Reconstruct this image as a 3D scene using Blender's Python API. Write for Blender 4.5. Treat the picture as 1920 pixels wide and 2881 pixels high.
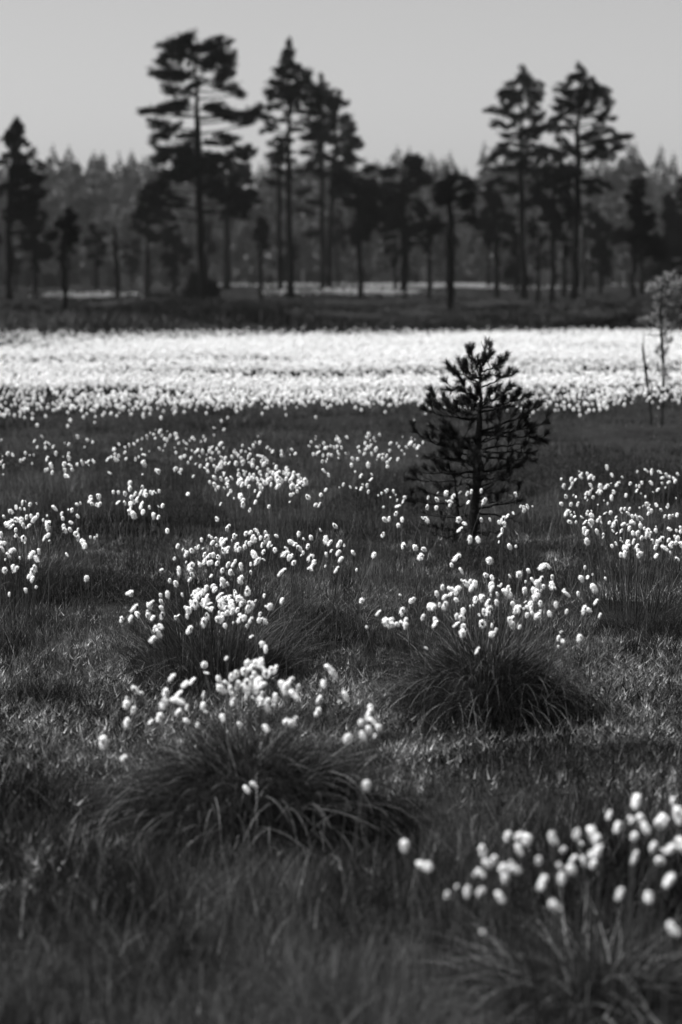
import bpy, math
import numpy as np
from math import radians, sin, cos, pi

R = np.random.default_rng(11)
scene = bpy.context.scene
for o in list(bpy.data.objects):
    bpy.data.objects.remove(o)

# ------------------------------------------------------------------ camera
W, H = 1920.0, 2881.0            # photograph size, used to turn pixels into directions
LENS, SENS = 85.0, 36.0
FPX = LENS / SENS * H
CAM_Z = 1.5
HORIZON = 748.0
TILT = math.atan((H / 2 - HORIZON) / FPX)
cam_d = bpy.data.cameras.new('camera')
cam_d.sensor_fit = 'VERTICAL'
cam_d.sensor_height = SENS
cam_d.sensor_width = SENS
cam_d.lens = LENS
cam_d.clip_start = 0.1
cam_d.clip_end = 5000
cam_d.dof.use_dof = True
cam_d.dof.focus_distance = 9.8
cam_d.dof.aperture_fstop = 3.2
cam_d.dof.aperture_blades = 0
cam = bpy.data.objects.new('camera', cam_d)
scene.collection.objects.link(cam)
cam.location = (0, 0, CAM_Z)
cam.rotation_euler = (pi / 2 - TILT, 0, 0)
scene.camera = cam

# ------------------------------------------------------------------ light
SUN_EL, SUN_AZ = radians(58), radians(-82)     # azimuth from the view direction (+Y), negative = left
world = bpy.data.worlds.new('World')
scene.world = world
world.use_nodes = True
nt = world.node_tree
nt.nodes.clear()
sky = nt.nodes.new('ShaderNodeTexSky')
sky.sky_type = 'NISHITA'
sky.sun_disc = False
sky.sun_elevation = SUN_EL
sky.sun_rotation = SUN_AZ
sky.altitude = 100
sky.air_density = 1.0
sky.dust_density = 1.5
sky.ozone_density = 1.0
bw = nt.nodes.new('ShaderNodeRGBToBW')
bg = nt.nodes.new('ShaderNodeBackground')
bg.inputs['Strength'].default_value = 0.05
wo = nt.nodes.new('ShaderNodeOutputWorld')
nt.links.new(sky.outputs[0], bw.inputs[0])
nt.links.new(bw.outputs[0], bg.inputs['Color'])
nt.links.new(bg.outputs[0], wo.inputs['Surface'])
sun_d = bpy.data.lights.new('sun', 'SUN')
sun_d.energy = 5.0
sun_d.angle = radians(18)
sun_d.color = (1, 1, 1)
sun = bpy.data.objects.new('sun', sun_d)
scene.collection.objects.link(sun)
sun.location = (-20, 40, 60)
# light travels from the sun direction towards the scene
sx, sy, sz = sin(SUN_AZ) * cos(SUN_EL), cos(SUN_AZ) * cos(SUN_EL), sin(SUN_EL)
from mathutils import Vector
sun.rotation_euler = Vector((sx, sy, sz)).to_track_quat('Z', 'Y').to_euler()

scene.view_settings.view_transform = 'Standard'
scene.view_settings.look = 'None'
scene.view_settings.gamma = 1.0
scene.view_settings.exposure = 1.3
scene.view_settings.use_curve_mapping = False
scene.cycles.max_bounces = 5
scene.cycles.diffuse_bounces = 4
scene.cycles.transmission_bounces = 3
scene.cycles.volume_bounces = 0
scene.cycles.use_denoising = True


# ------------------------------------------------------------------ helpers
CT, ST = cos(TILT), sin(TILT)


def at(px, py, d):
    """point on the ray of photo pixel (px, py) at forward ground distance d"""
    u = (px - W / 2) / FPX
    v = -(py - H / 2) / FPX
    k = CT + v * ST
    t = d / k
    return np.array([t * u, d, CAM_Z + t * (-ST + v * CT)])


def gdist(py, z=0.0):
    v = -(py - H / 2) / FPX
    return (CAM_Z - z) * (CT + v * ST) / (ST - v * CT)


def hash2(ix, iy, s):
    h = (ix * 374761393 + iy * 668265263 + s * 974634777) & 0xffffffff
    h = ((h ^ (h >> 13)) * 1274126177) & 0xffffffff
    return ((h ^ (h >> 16)) & 0xffff) / 65535.0


def noise(x, y, s=0):
    x = np.asarray(x, float); y = np.asarray(y, float)
    ix = np.floor(x).astype(np.int64); iy = np.floor(y).astype(np.int64)
    fx = x - ix; fy = y - iy
    fx = fx * fx * (3 - 2 * fx); fy = fy * fy * (3 - 2 * fy)
    a = hash2(ix, iy, s); b = hash2(ix + 1, iy, s)
    c = hash2(ix, iy + 1, s); d = hash2(ix + 1, iy + 1, s)
    return (a * (1 - fx) + b * fx) * (1 - fy) + (c * (1 - fx) + d * fx) * fy


def fbm(x, y, s=0, o=3):
    v = 0; a = 0.5; n = 0
    for i in range(o):
        v = v + a * noise(np.asarray(x) * 2 ** i, np.asarray(y) * 2 ** i, s + i * 7); n += a; a *= 0.5
    return v / n


def ground_z(x, y):
    x = np.asarray(x, float); y = np.asarray(y, float)
    near = np.clip(1 - (y - 30) / 20, 0, 1)
    z = near * (0.12 * (fbm(x * 0.8, y * 0.8, 3) - 0.5) + 0.05 * (fbm(x * 3, y * 3, 9) - 0.5))
    isl = np.clip((y - 43.2) / 3, 0, 1) * np.clip((112 - y) / 25, 0, 1)
    z = z + isl * (0.08 + 0.8 * (fbm(x * 0.3, y * 0.2, 21) - 0.4))
    return z


def mesh_np(name, verts, tris, shade=None, mat_idx=None, smooth=False):
    verts = np.ascontiguousarray(verts, dtype=np.float32).reshape(-1, 3)
    tris = np.ascontiguousarray(tris, dtype=np.int32).reshape(-1, 3)
    me = bpy.data.meshes.new(name)
    me.vertices.add(len(verts)); me.vertices.foreach_set('co', verts.ravel())
    me.loops.add(len(tris) * 3); me.loops.foreach_set('vertex_index', tris.ravel())
    me.polygons.add(len(tris))
    me.polygons.foreach_set('loop_start', np.arange(0, len(tris) * 3, 3, dtype=np.int32))
    if mat_idx is not None:
        me.polygons.foreach_set('material_index', np.asarray(mat_idx, np.int32))
    if smooth:
        me.polygons.foreach_set('use_smooth', np.ones(len(tris), bool))
    if shade is not None:
        a = me.attributes.new('shade', 'FLOAT', 'POINT')
        a.data.foreach_set('value', np.ascontiguousarray(shade, np.float32))
    me.update(calc_edges=True)
    return me


def link(name, me, mats=None, parent=None, loc=(0, 0, 0)):
    o = bpy.data.objects.new(name, me)
    scene.collection.objects.link(o)
    if me is not None and mats is not None and len(me.materials) == 0:
        for m in (mats if isinstance(mats, (list, tuple)) else [mats]):
            me.materials.append(m)
    if parent is not None:
        o.parent = parent
    o.location = tuple(float(v) for v in loc)
    return o


def tag(o, label=None, cat=None, group=None, kind=None):
    if label: o['label'] = label
    if cat: o['category'] = cat
    if group: o['group'] = group
    if kind: o['kind'] = kind
    return o


def thing(name, loc, label, cat, group=None):
    o = bpy.data.objects.new(name, None)
    scene.collection.objects.link(o)
    o.empty_display_size = 0.1
    o.location = tuple(float(v) for v in loc)
    return tag(o, label, cat, group)


class Geo:
    """collects triangles for one mesh"""
    def __init__(s):
        s.v = []; s.t = []; s.sh = []; s.mi = []; s.n = 0

    def add(s, v, t, shade=0.05, mi=0):
        v = np.asarray(v, float).reshape(-1, 3); t = np.asarray(t, int).reshape(-1, 3)
        s.v.append(v); s.t.append(t + s.n); s.n += len(v)
        s.sh.append(np.broadcast_to(np.asarray(shade, float), (len(v),)))
        s.mi.append(np.full(len(t), mi))

    def mesh(s, name, smooth=False):
        return mesh_np(name, np.concatenate(s.v), np.concatenate(s.t), np.concatenate(s.sh), np.concatenate(s.mi), smooth)


def tube(g, pts, rad, sides=6, shade=0.03, mi=0, cap=True):
    pts = np.asarray(pts, float); n = len(pts)
    rad = np.broadcast_to(np.asarray(rad, float), (n,))
    tan = np.gradient(pts, axis=0)
    tan /= np.linalg.norm(tan, axis=1)[:, None] + 1e-9
    ref = np.array([0.31, 0.9, 0.2])
    a = np.cross(tan, ref); a /= np.linalg.norm(a, axis=1)[:, None] + 1e-9
    b = np.cross(tan, a)
    ang = np.arange(sides) * 2 * pi / sides
    v = pts[:, None] + rad[:, None, None] * (np.cos(ang)[None, :, None] * a[:, None] + np.sin(ang)[None, :, None] * b[:, None])
    t = []
    for i in range(n - 1):
        for j in range(sides):
            p = i * sides + j; q = i * sides + (j + 1) % sides
            t += [(p, q, q + sides), (p, q + sides, p + sides)]
    if cap:
        m = (n - 1) * sides
        for j in range(1, sides - 1):
            t.append((m, m + j, m + j + 1)); t.append((0, j + 1, j))
    g.add(v, t, shade, mi)


def ribbons(C, width, side, shade, tipw=0.0):
    """vectorised blades: C (N,S,3) centre lines, width (N,), side (N,3) -> verts, tris, shade"""
    N, S, _ = C.shape
    prof = np.linspace(1.0, 0.25, S - 1)
    w = 0.5 * width[:, None] * prof[None]
    L = C[:, :-1] - side[:, None] * w[..., None]
    Rr = C[:, :-1] + side[:, None] * w[..., None]
    V = np.empty((N, 2 * (S - 1) + 1, 3))
    V[:, 0:-1:2] = L; V[:, 1:-1:2] = Rr; V[:, -1] = C[:, -1]
    k = 2 * (S - 1) + 1
    base = []
    for i in range(S - 2):
        a = 2 * i
        base += [(a, a + 1, a + 3), (a, a + 3, a + 2)]
    base.append((2 * (S - 2), 2 * (S - 2) + 1, k - 1))
    T = (np.arange(N) * k)[:, None, None] + np.array(base)[None]
    sh = np.repeat(shade, k)
    return V.reshape(-1, 3), T.reshape(-1, 3), sh


def blade_lines(P, h, yaw, lean, bend, S):
    """upright blades leaning and bending towards yaw"""
    t = np.linspace(0, 1, S)[None]
    hor = h[:, None] * (lean[:, None] * t + bend[:, None] * t ** 2)
    zz = h[:, None] * t * np.sqrt(np.clip(1 - (lean[:, None] * 0.6) ** 2, 0.05, 1)) - h[:, None] * 0.45 * bend[:, None] * t ** 2.5
    C = np.empty((len(P), S, 3))
    C[..., 0] = P[:, 0:1] + np.cos(yaw)[:, None] * hor
    C[..., 1] = P[:, 1:2] + np.sin(yaw)[:, None] * hor
    C[..., 2] = P[:, 2:3] + zz
    return C


def sides_for(N, yaw=None):
    a = R.uniform(0, 2 * pi, N) if yaw is None else yaw + pi / 2 + R.normal(0, 0.5, N)
    return np.stack([np.cos(a), np.sin(a), np.zeros(N)], 1)


# ------------------------------------------------------------------ materials (monochrome picture)
def mat_shade(name, trans=0.25, rough=0.6, gain=1.0, spec=0.25, bump=None, var=0.4):
    m = bpy.data.materials.new(name); m.use_nodes = True
    n = m.node_tree; n.nodes.clear()
    at_ = n.nodes.new('ShaderNodeAttribute'); at_.attribute_name = 'shade'
    tc = n.nodes.new('ShaderNodeTexCoord')
    nz = n.nodes.new('ShaderNodeTexNoise'); nz.inputs['Scale'].default_value = bump or 30; nz.inputs['Detail'].default_value = 4
    n.links.new(tc.outputs['Object'], nz.inputs['Vector'])
    mr = n.nodes.new('ShaderNodeMapRange')
    mr.inputs['From Min'].default_value = 0.25; mr.inputs['From Max'].default_value = 0.75
    mr.inputs['To Min'].default_value = (1 - var) * gain; mr.inputs['To Max'].default_value = (1 + var) * gain
    n.links.new(nz.outputs['Fac'], mr.inputs['Value'])
    mu = n.nodes.new('ShaderNodeMath'); mu.operation = 'MULTIPLY'
    n.links.new(at_.outputs['Fac'], mu.inputs[0]); n.links.new(mr.outputs[0], mu.inputs[1])
    pb = n.nodes.new('ShaderNodeBsdfPrincipled')
    pb.inputs['Roughness'].default_value = rough
    pb.inputs['Specular IOR Level'].default_value = spec
    n.links.new(mu.outputs[0], pb.inputs['Base Color'])
    out = n.nodes.new('ShaderNodeOutputMaterial')
    if bump:
        bp = n.nodes.new('ShaderNodeBump'); bp.inputs['Strength'].default_value = 0.6; bp.inputs['Distance'].default_value = 0.02
        n.links.new(nz.outputs['Fac'], bp.inputs['Height']); n.links.new(bp.outputs[0], pb.inputs['Normal'])
    if trans > 0:
        tr = n.nodes.new('ShaderNodeBsdfTranslucent'); n.links.new(mu.outputs[0], tr.inputs['Color'])
        mx = n.nodes.new('ShaderNodeMixShader'); mx.inputs[0].default_value = trans
        n.links.new(pb.outputs[0], mx.inputs[1]); n.links.new(tr.outputs[0], mx.inputs[2])
        n.links.new(mx.outputs[0], out.inputs['Surface'])
    else:
        n.links.new(pb.outputs[0], out.inputs['Surface'])
    return m


M_GRASS = mat_shade('grass', 0.3, 0.6, 0.75, 0.02)
M_NEEDLE = mat_shade('needles', 0.2, 0.45, 1.0, 0.12)
M_FARNEEDLE = mat_shade('far_needles', 0.1, 0.9, 1.0, 0.0)
M_BARK = mat_shade('bark', 0.0, 0.9, 1.0, 0.02, 60)
M_FARBARK = mat_shade('far_bark', 0.0, 0.95, 1.0, 0.0, 6)
M_FLUFF = mat_shade('cotton_fluff', 0.55, 0.9, 1.0, 0.0, None, 0.05)
M_MOSS = mat_shade('moss_shoots', 0.25, 0.8, 0.85, 0.02)


def mat_ground():
    m = bpy.data.materials.new('peat_ground'); m.use_nodes = True
    n = m.node_tree
    pb = n.nodes['Principled BSDF']; pb.inputs['Roughness'].default_value = 0.95; pb.inputs['Specular IOR Level'].default_value = 0.0
    tc = n.nodes.new('ShaderNodeTexCoord')
    a = n.nodes.new('ShaderNodeTexNoise'); a.inputs['Scale'].default_value = 14; a.inputs['Detail'].default_value = 8
    b = n.nodes.new('ShaderNodeTexNoise'); b.inputs['Scale'].default_value = 0.5; b.inputs['Detail'].default_value = 4
    n.links.new(tc.outputs['Object'], a.inputs['Vector']); n.links.new(tc.outputs['Object'], b.inputs['Vector'])
    mu = n.nodes.new('ShaderNodeMath'); mu.operation = 'MULTIPLY'
    n.links.new(a.outputs['Fac'], mu.inputs[0]); n.links.new(b.outputs['Fac'], mu.inputs[1])
    cr = n.nodes.new('ShaderNodeValToRGB')
    cr.color_ramp.elements[0].position = 0.1; cr.color_ramp.elements[0].color = (0.006, 0.006, 0.006, 1)
    cr.color_ramp.elements[1].position = 0.45; cr.color_ramp.elements[1].color = (0.025, 0.025, 0.025, 1)
    n.links.new(mu.outputs[0], cr.inputs[0]); n.links.new(cr.outputs[0], pb.inputs['Base Color'])
    bp = n.nodes.new('ShaderNodeBump'); bp.inputs['Strength'].default_value = 0.8; bp.inputs['Distance'].default_value = 0.03
    n.links.new(a.outputs['Fac'], bp.inputs['Height']); n.links.new(bp.outputs[0], pb.inputs['Normal'])
    return m


M_GROUND = mat_ground()

# ------------------------------------------------------------------ ground
nx = 261
u = np.linspace(-1, 1, nx)
gx = 800 * np.sinh(9 * u) / np.sinh(9)
gy = np.concatenate([np.linspace(-80, 2, 14), np.geomspace(3, 60, 330), np.geomspace(61, 800, 90)])
XX, YY = np.meshgrid(gx, gy)
ZZ = ground_z(XX, YY)
ny = len(gy)
idx = np.arange(nx * ny).reshape(ny, nx)
q = np.stack([idx[:-1, :-1], idx[:-1, 1:], idx[1:, 1:], idx[1:, :-1]], -1).reshape(-1, 4)
tr = np.concatenate([q[:, [0, 1, 2]], q[:, [0, 2, 3]]])
me = mesh_np('ground', np.stack([XX, YY, ZZ], -1).reshape(-1, 3), tr, smooth=True)
tag(link('ground', me, M_GROUND), kind='structure')


# ------------------------------------------------------------------ far forest
def spruce_geo(seed, tiers=26, br=9, slim=0.17):
    """unit-height conifer crown, drooping boughs of ragged blades"""
    r = np.random.default_rng(seed)
    g = Geo()
    for i in range(tiers):
        f = i / (tiers - 1)
        z = 0.06 + 0.93 * f
        rad = slim * (1 - f) ** 0.8 * r.uniform(0.75, 1.2) + 0.008
        n = max(4, int(br * (1 - 0.5 * f)))
        for k in range(n):
            a = r.uniform(0, 2 * pi); rr = rad * r.uniform(0.6, 1.2)
            d = np.array([cos(a), sin(a), 0]); s = np.array([-sin(a), cos(a), 0])
            tip = d * rr + np.array([0, 0, z - 0.02 - 0.18 * rr])
            b = np.array([0, 0, z])
            wv = rr * 0.38 + 0.004
            mid = d * rr * 0.6 + np.array([0, 0, z - 0.03 * rr])
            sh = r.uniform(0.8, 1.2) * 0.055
            g.add([b, mid + s * wv, tip, mid - s * wv], [(0, 1, 2), (0, 2, 3)], sh)
            dn = np.array([0, 0, -wv * 0.9])
            g.add([b, mid + dn, tip, mid - dn * 0.7], [(0, 1, 2), (0, 2, 3)], sh)
    return g


spruce_vars = [spruce_geo(100 + i, 26, 9, sl) for i, sl in enumerate((0.24, 0.29, 0.34, 0.4))]
spruce_me = []
for i, g in enumerate(spruce_vars):
    m_ = g.mesh('spruce_crown'); m_.materials.append(M_FARNEEDLE); spruce_me.append(m_)
gt = Geo(); tube(gt, [(0, 0, -0.02), (0, 0, 0.5), (0, 0, 0.97)], [0.012, 0.008, 0.002], 5, 0.04)
trunk_me = gt.mesh('spruce_trunk'); trunk_me.materials.append(M_FARBARK)

SKYX = [-300, 0, 60, 130, 170, 215, 260, 300, 335, 370, 420, 470, 600, 860, 880, 915, 960, 1010, 1050, 1100, 1160, 1215, 1262, 1290, 1330, 1370, 1420, 1500, 1600, 1700, 1780, 1825, 1862, 1905, 1960, 2200]
SKYY = [410, 430, 440, 425, 395, 430, 415, 440, 400, 425, 430, 440, 440, 440, 425, 405, 430, 440, 430, 405, 418, 422, 402, 440, 412, 395, 415, 430, 440, 430, 395, 430, 405, 412, 395, 400]
GS = 'spruces along the skyline of the far forest'
for i in range(72):
    px = -260 + i * (2440 / 71) + R.normal(0, 8)
    d = R.uniform(395, 450)
    py = np.interp(px, SKYX, SKYY) + R.choice([-4, 0, 8, 20, 34]) + R.normal(0, 6) - 4
    top = at(px, py, d); h = top[2] + 0.1
    o = thing('spruce_tree', (top[0], d, -0.1), 'hazy grey spruce with pointed top on the far forest skyline', 'tree', GS)
    o.scale = (h, h, h); o.rotation_euler = (0, 0, R.uniform(0, 6))
    link('crown', spruce_me[R.integers(4)], None, o)
    link('trunk', trunk_me, None, o)
g = Geo()
for i in range(310):
    d = R.uniform(285, 390) if i < 210 else R.uniform(450, 500)
    x = R.uniform(-0.2, 0.2) * d
    lo = 630 if d < 315 else (570 if d < 350 else 505)
    h = at(960, R.uniform(lo - 70, lo + 40) if d < 420 else R.uniform(425, 455), d)[2] + 0.1
    sgi = R.integers(4); s = spruce_vars[sgi]
    v = np.concatenate(s.v); a = R.uniform(0, 6)
    wd = h * R.uniform(0.9, 1.4)
    rv = np.stack([(v[:, 0] * cos(a) - v[:, 1] * sin(a)) * wd + x, (v[:, 0] * sin(a) + v[:, 1] * cos(a)) * wd + d, v[:, 2] * h - 0.1 - 0.04 * h], 1)
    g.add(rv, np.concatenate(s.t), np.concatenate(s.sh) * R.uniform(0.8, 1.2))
    if R.random() < 0.6:
        tube(g, [(x, d, -0.1), (x, d, h * 0.6)], [0.09, 0.04], 5, 0.03)
for i in range(900):
    d = R.uniform(170, 290); x = R.uniform(-0.2, 0.2) * d; h = R.uniform(0.5, 1.9)
    for q_ in range(5):
        a = R.uniform(0, 6.3); w_ = R.uniform(0.3, 0.8)
        c_ = np.array([x + R.normal(0, 0.5), d + R.normal(0, 0.5), -0.05])
        sd = np.array([cos(a), sin(a), 0]) * w_
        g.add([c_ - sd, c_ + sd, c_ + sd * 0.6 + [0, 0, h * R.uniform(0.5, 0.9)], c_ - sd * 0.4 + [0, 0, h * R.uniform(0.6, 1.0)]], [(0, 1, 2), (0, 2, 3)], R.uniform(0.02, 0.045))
tag(link('distant_forest', g.mesh('distant_forest'), M_FARNEEDLE), 'mass of grey spruces and pines filling the far forest below the skyline', 'forest', kind='stuff')


# ------------------------------------------------------------------ pines of the bog island
def pad_mesh(seed, clumps=270, per=12):
    """unit ellipsoid pad of pine shoots"""
    r = np.random.default_rng(seed)
    g = Geo()
    subs = r.normal(0, 0.5, (9, 3)); subs[:, 2] *= 0.8
    for i in range(clumps):
        c = subs[r.integers(9)] + r.normal(0, 0.24, 3)
        nrm = np.linalg.norm(c)
        if nrm > 1.02: c = c / nrm * r.uniform(0.6, 1.12)
        sh = r.uniform(0.5, 1.6) * 0.007
        d = r.normal(0, 1, (per, 3)); d[:, 2] += 0.4
        d /= np.linalg.norm(d, axis=1)[:, None]
        L = r.uniform(0.13, 0.26, per)
        s = np.cross(d, r.normal(0, 1, (per, 3))); s /= np.linalg.norm(s, axis=1)[:, None]
        w = 0.034
        v = np.stack([c - s * w, c + s * w, c + d * L[:, None]], 1).reshape(-1, 3)
        g.add(v, np.arange(per * 3).reshape(-1, 3), sh)
    m_ = g.mesh('needles'); m_.materials.append(M_FARNEEDLE)
    return m_


PADS = [pad_mesh(300 + i) for i in range(7)]


def interp_trunk(tp, z):
    return np.array([np.interp(z, tp[:, 2], tp[:, 0]), np.interp(z, tp[:, 2], tp[:, 1])])


def pine(base, trunk, pads, label, depth=0.5, cat='tree', group=None, shade=0.007, snag=False, rise=0.25):
    """base: photo pixel of the trunk foot; trunk: [(px,py,width px)] bottom to top; pads: [(px,py,rx,ry)]"""
    d = gdist(base[1])
    B = at(base[0], base[1], d); B[2] = ground_z(B[0], B[1])
    root = thing('dead_pine' if snag else 'pine_tree', B, label, cat, group)
    k = d / FPX
    tp = np.array([at(x, y, d) - B for x, y, w in trunk])
    tp[0, 2] = -0.15
    wob = np.linspace(0, 1, len(tp)) * R.normal(0, 0.1)
    tp[:, 1] = wob
    # refine trunk
    zz = np.linspace(tp[0, 2], tp[-1, 2], 16)
    rr = np.interp(zz, tp[:, 2], [0.6 * w * k for x, y, w in trunk])
    fine = np.stack([np.interp(zz, tp[:, 2], tp[:, 0]) + np.r_[0, R.normal(0, 0.025, 15)], np.interp(zz, tp[:, 2], tp[:, 1]) + np.r_[0, R.normal(0, 0.025, 15)], zz], 1)
    g = Geo(); tube(g, fine, rr * np.r_[1.25, np.ones(15)], 8, shade)
    link('trunk', g.mesh('trunk', True), M_FARBARK, root)
    if len(pads) > 8:
        ext = []
        for q_ in range(int(len(pads) * 0.45)):
            a_, b_ = pads[R.integers(len(pads))], pads[R.integers(len(pads))]
            if abs(a_[1] - b_[1]) < 60:
                f = R.uniform(0.2, 0.8)
                ext.append((a_[0] * f + b_[0] * (1 - f) + R.normal(0, 6), a_[1] * f + b_[1] * (1 - f) + R.normal(0, 6), R.uniform(12, 28), R.uniform(9, 17)))
        pads = list(pads) + ext
    for pd in pads:
        x, y, rx, ry = pd[:4]
        c = at(x, y, d) - B
        tx = interp_trunk(fine, c[2])
        hor = abs(c[0] - tx[0])
        dy = R.normal(0, depth) * (0.5 + 0.5 * hor)
        c[1] = tx[1] + dy
        L = math.hypot(c[0] - tx[0], dy)
        z0 = min(c[2] - rise * L * R.uniform(0.3, 1.0), fine[-1, 2] - 0.05)
        s = np.array([*interp_trunk(fine, z0), z0])
        mid = (s + c) / 2 + np.array([0, 0, -0.06 * L]) + R.normal(0, 0.05, 3)
        ends = np.array([s, mid, c])
        t = np.linspace(0, 1, 6)[:, None]
        cur = (1 - t) ** 2 * ends[0] + 2 * t * (1 - t) * ends[1] + t ** 2 * ends[2]
        g = Geo(); tube(g, cur, np.linspace(0.05, 0.014, 6) * (0.5 + 0.25 * min(L, 2.5)), 5, shade)
        for q_ in range(3):
            e = c + np.array([R.uniform(-.7, .7) * rx * k, R.uniform(-.5, .5) * rx * k, R.uniform(-.4, .5) * ry * k])
            tube(g, [cur[3], (cur[3] + e) / 2 + R.normal(0, 0.03, 3), e], [0.015, 0.01, 0.005], 4, shade)
        b = link('branch', g.mesh('branch'), M_FARBARK, root)
        nd = link('needles', PADS[R.integers(len(PADS))], None, b, c)
        nd.scale = (rx * k * 1.2, max(rx * k * 0.9, 0.3), ry * k * R.uniform(1.2, 1.7))
        nd.rotation_euler = (0, R.normal(0, 0.28), R.uniform(-0.6, 0.6))
    return root


def zc(lst, ox, oy, s):
    return [(ox + p[0] * s, oy + p[1] * s) + tuple(v * s for v in p[2:]) for p in lst]


Z1 = (0, 0, 0.6122)
Z2 = (960, 0, 0.6122)
# tall spreading pine
padF = [(840,185,75,32),(790,212,55,30),(930,215,62,35),(1000,225,72,35),(1050,265,42,38),(765,252,45,25),(850,245,85,38),(960,275,90,40),(1030,305,52,42),(735,318,52,32),(790,350,60,36),(860,345,50,28),(1010,355,62,26),(800,412,55,24),(1060,400,52,24),(1108,435,32,20),(910,385,55,22),
        (700,497,72,20),(770,488,60,24),(830,488,48,28),(652,510,28,13),(1000,490,62,25),(1070,530,82,30),(1140,522,62,30),(1190,500,32,22),(1150,570,42,16),(725,558,52,24),(790,592,70,25),(730,632,52,26),(860,622,58,20),(1000,640,72,22),(1060,640,52,20),
        (770,692,70,30),(840,695,62,40),(740,722,52,30),(1000,718,62,20),(1100,712,62,28),(1150,700,36,26),(850,755,100,46),(930,765,62,48),(1000,765,62,40),(800,822,92,30),(740,868,62,38),(690,915,52,34),(645,972,32,25),(790,930,80,18),(960,850,62,36),(1050,872,72,38),(1130,920,62,38),(1100,962,52,28),(965,972,34,14)]
pine((573, 845), [(575,846,22),(570,760,20),(565,640,18),(561,500,18),(558,400,19),(556,330,13),(553,250,9),(549,170,6),(540,115,3)], zc(padF, *Z1), 'tallest broad pine with wide flat spreading boughs and crooked crown', 0.45)
# tall conical pine
padJ = [(1330,195,14,20),(1330,235,28,25),(1325,275,42,28),(1340,310,45,25),(1290,320,40,25),(1330,350,50,28),(1405,345,40,24),(1280,370,42,22),(1385,385,45,22),(1255,405,42,22),(1330,405,50,24),(1430,410,38,24),(1245,440,35,20),(1300,450,50,22),(1390,450,50,22),(1440,470,40,24),(1260,490,45,20),(1340,500,45,20),(1410,505,45,20),(1230,540,45,18),(1300,550,40,18),(1390,555,42,16),(1440,580,40,16),(1250,585,40,16),(1360,600,40,14),(1220,600,32,14),(1420,625,35,12),(1270,640,40,14)]
pine((817, 840), [(820,842,18),(815,700,16),(813,560,15),(813,420,12),(814,300,8),(814,200,5),(814,115,2)], zc(padJ, *Z1), 'slender pine with pointed conical crown right of the broad pine', 0.5)
padI = [(1290,690,60,22),(1265,730,50,20),(1320,740,40,20),(1300,790,60,20),(1270,840,45,18),(1310,650,35,18)]
pine((790, 834), [(791,835,13),(788,700,12),(786,560,11),(785,470,8),(786,400,4)], zc(padI, *Z1), 'thin straight pine close beside the slender conical pine', 0.5)
padK = [(1478,365,12,22),(1480,410,35,25),(1450,440,40,22),(1500,450,45,25),(1470,490,50,24),(1530,490,35,25),(1440,520,45,20),(1510,530,50,24),(1460,570,50,20),(1530,560,40,22),(1480,610,60,22),(1430,630,45,18),(1500,660,60,24),(1430,690,60,18),(1400,700,35,14),(1480,730,60,22),(1420,780,55,22),(1480,800,55,20),(1400,880,50,18),(1450,930,50,18),(1410,970,45,16),(1440,1070,40,18)]
pine((909, 817), [(909,819,13),(909,700,13),(908,560,11),(906,430,8),(905,330,6),(905,225,2)], zc(padK, *Z1), 'dense dark pine with rounded crown, left of a close pair', 0.6)
padL = [(1540,440,32,24),(1565,480,40,26),(1585,540,40,24),(1550,570,45,22),(1600,590,40,22),(1560,630,50,24),(1620,640,40,20),(1575,680,50,22),(1630,690,45,20),(1600,730,55,22),(1550,760,55,22),(1640,650,35,12),(1620,740,45,14),(1570,820,60,24),(1630,850,45,22),(1560,880,50,22)]
pine((928, 817), [(928,818,13),(929,700,13),(934,560,11),(942,430,8),(948,330,5),(948,260,2)], zc(padL, *Z1), 'dense dark pine sloping down to the right, right of a close pair', 0.6)
# right pair
padR = [(835,325,16,22),(840,350,35,18),(790,378,40,18),(860,378,45,18),(905,390,32,18),(770,420,42,22),(830,420,45,22),(895,430,40,25),(740,450,30,20),(800,460,45,20),(880,460,42,18),(690,510,40,14),(740,520,45,18),(800,530,45,18),(860,520,35,16),(905,540,45,22),(940,580,50,24),(980,575,30,20),(720,580,45,16),(790,570,45,16),(860,590,40,18),(900,600,40,18),(750,625,45,16),(870,640,40,14),(760,660,45,16),(690,725,50,12),(740,710,55,16),(820,690,55,22),(900,690,55,20),(970,690,50,20),(870,740,60,26),(800,760,55,20),(720,780,45,16),(920,780,60,26),(700,830,40,12),(770,850,45,16),(900,850,55,25),(860,930,45,20),(930,930,50,22)]
pine((1474, 839), [(1476,840,17),(1471,760,15),(1468,620,14),(1467,500,13),(1467,400,9),(1469,300,6),(1471,195,2)], zc(padR, *Z2), 'left of the two tall pines standing at the right, flat boughs at left', 0.5)
padU = [(1100,305,16,20),(1100,340,32,24),(1075,365,40,20),(1130,370,35,20),(1010,400,34,14),(1060,410,45,20),(1120,420,45,24),(1180,410,36,20),(1215,435,30,20),(1030,450,45,20),(1090,460,45,24),(1160,460,50,24),(1225,485,32,24),(1005,490,40,16),(1060,510,45,20),(1130,510,50,22),(1200,530,45,18),(1245,545,25,14),(1000,540,40,16),(1040,560,40,14),(1020,600,45,16),(1130,620,40,20),(1170,610,35,16),(1230,610,40,18),(1280,630,45,14),(1325,630,28,10),(1240,650,50,16),(1270,680,32,18),(1190,690,42,18),(1020,650,45,20),(1140,720,40,16),(1210,720,28,14),(1040,700,50,22),(1150,830,50,16),(1220,845,45,14),(1010,780,50,22),(1160,880,40,16),(1020,860,50,22),(1050,940,45,22)]
pine((1614, 854), [(1614,856,18),(1619,760,17),(1623,640,16),(1626,500,15),(1627,400,13),(1629,320,9),(1632,250,6),(1634,182,2)], zc(padU, *Z2), 'right of the two tall pines, with a long bough reaching right', 0.5)
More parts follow.
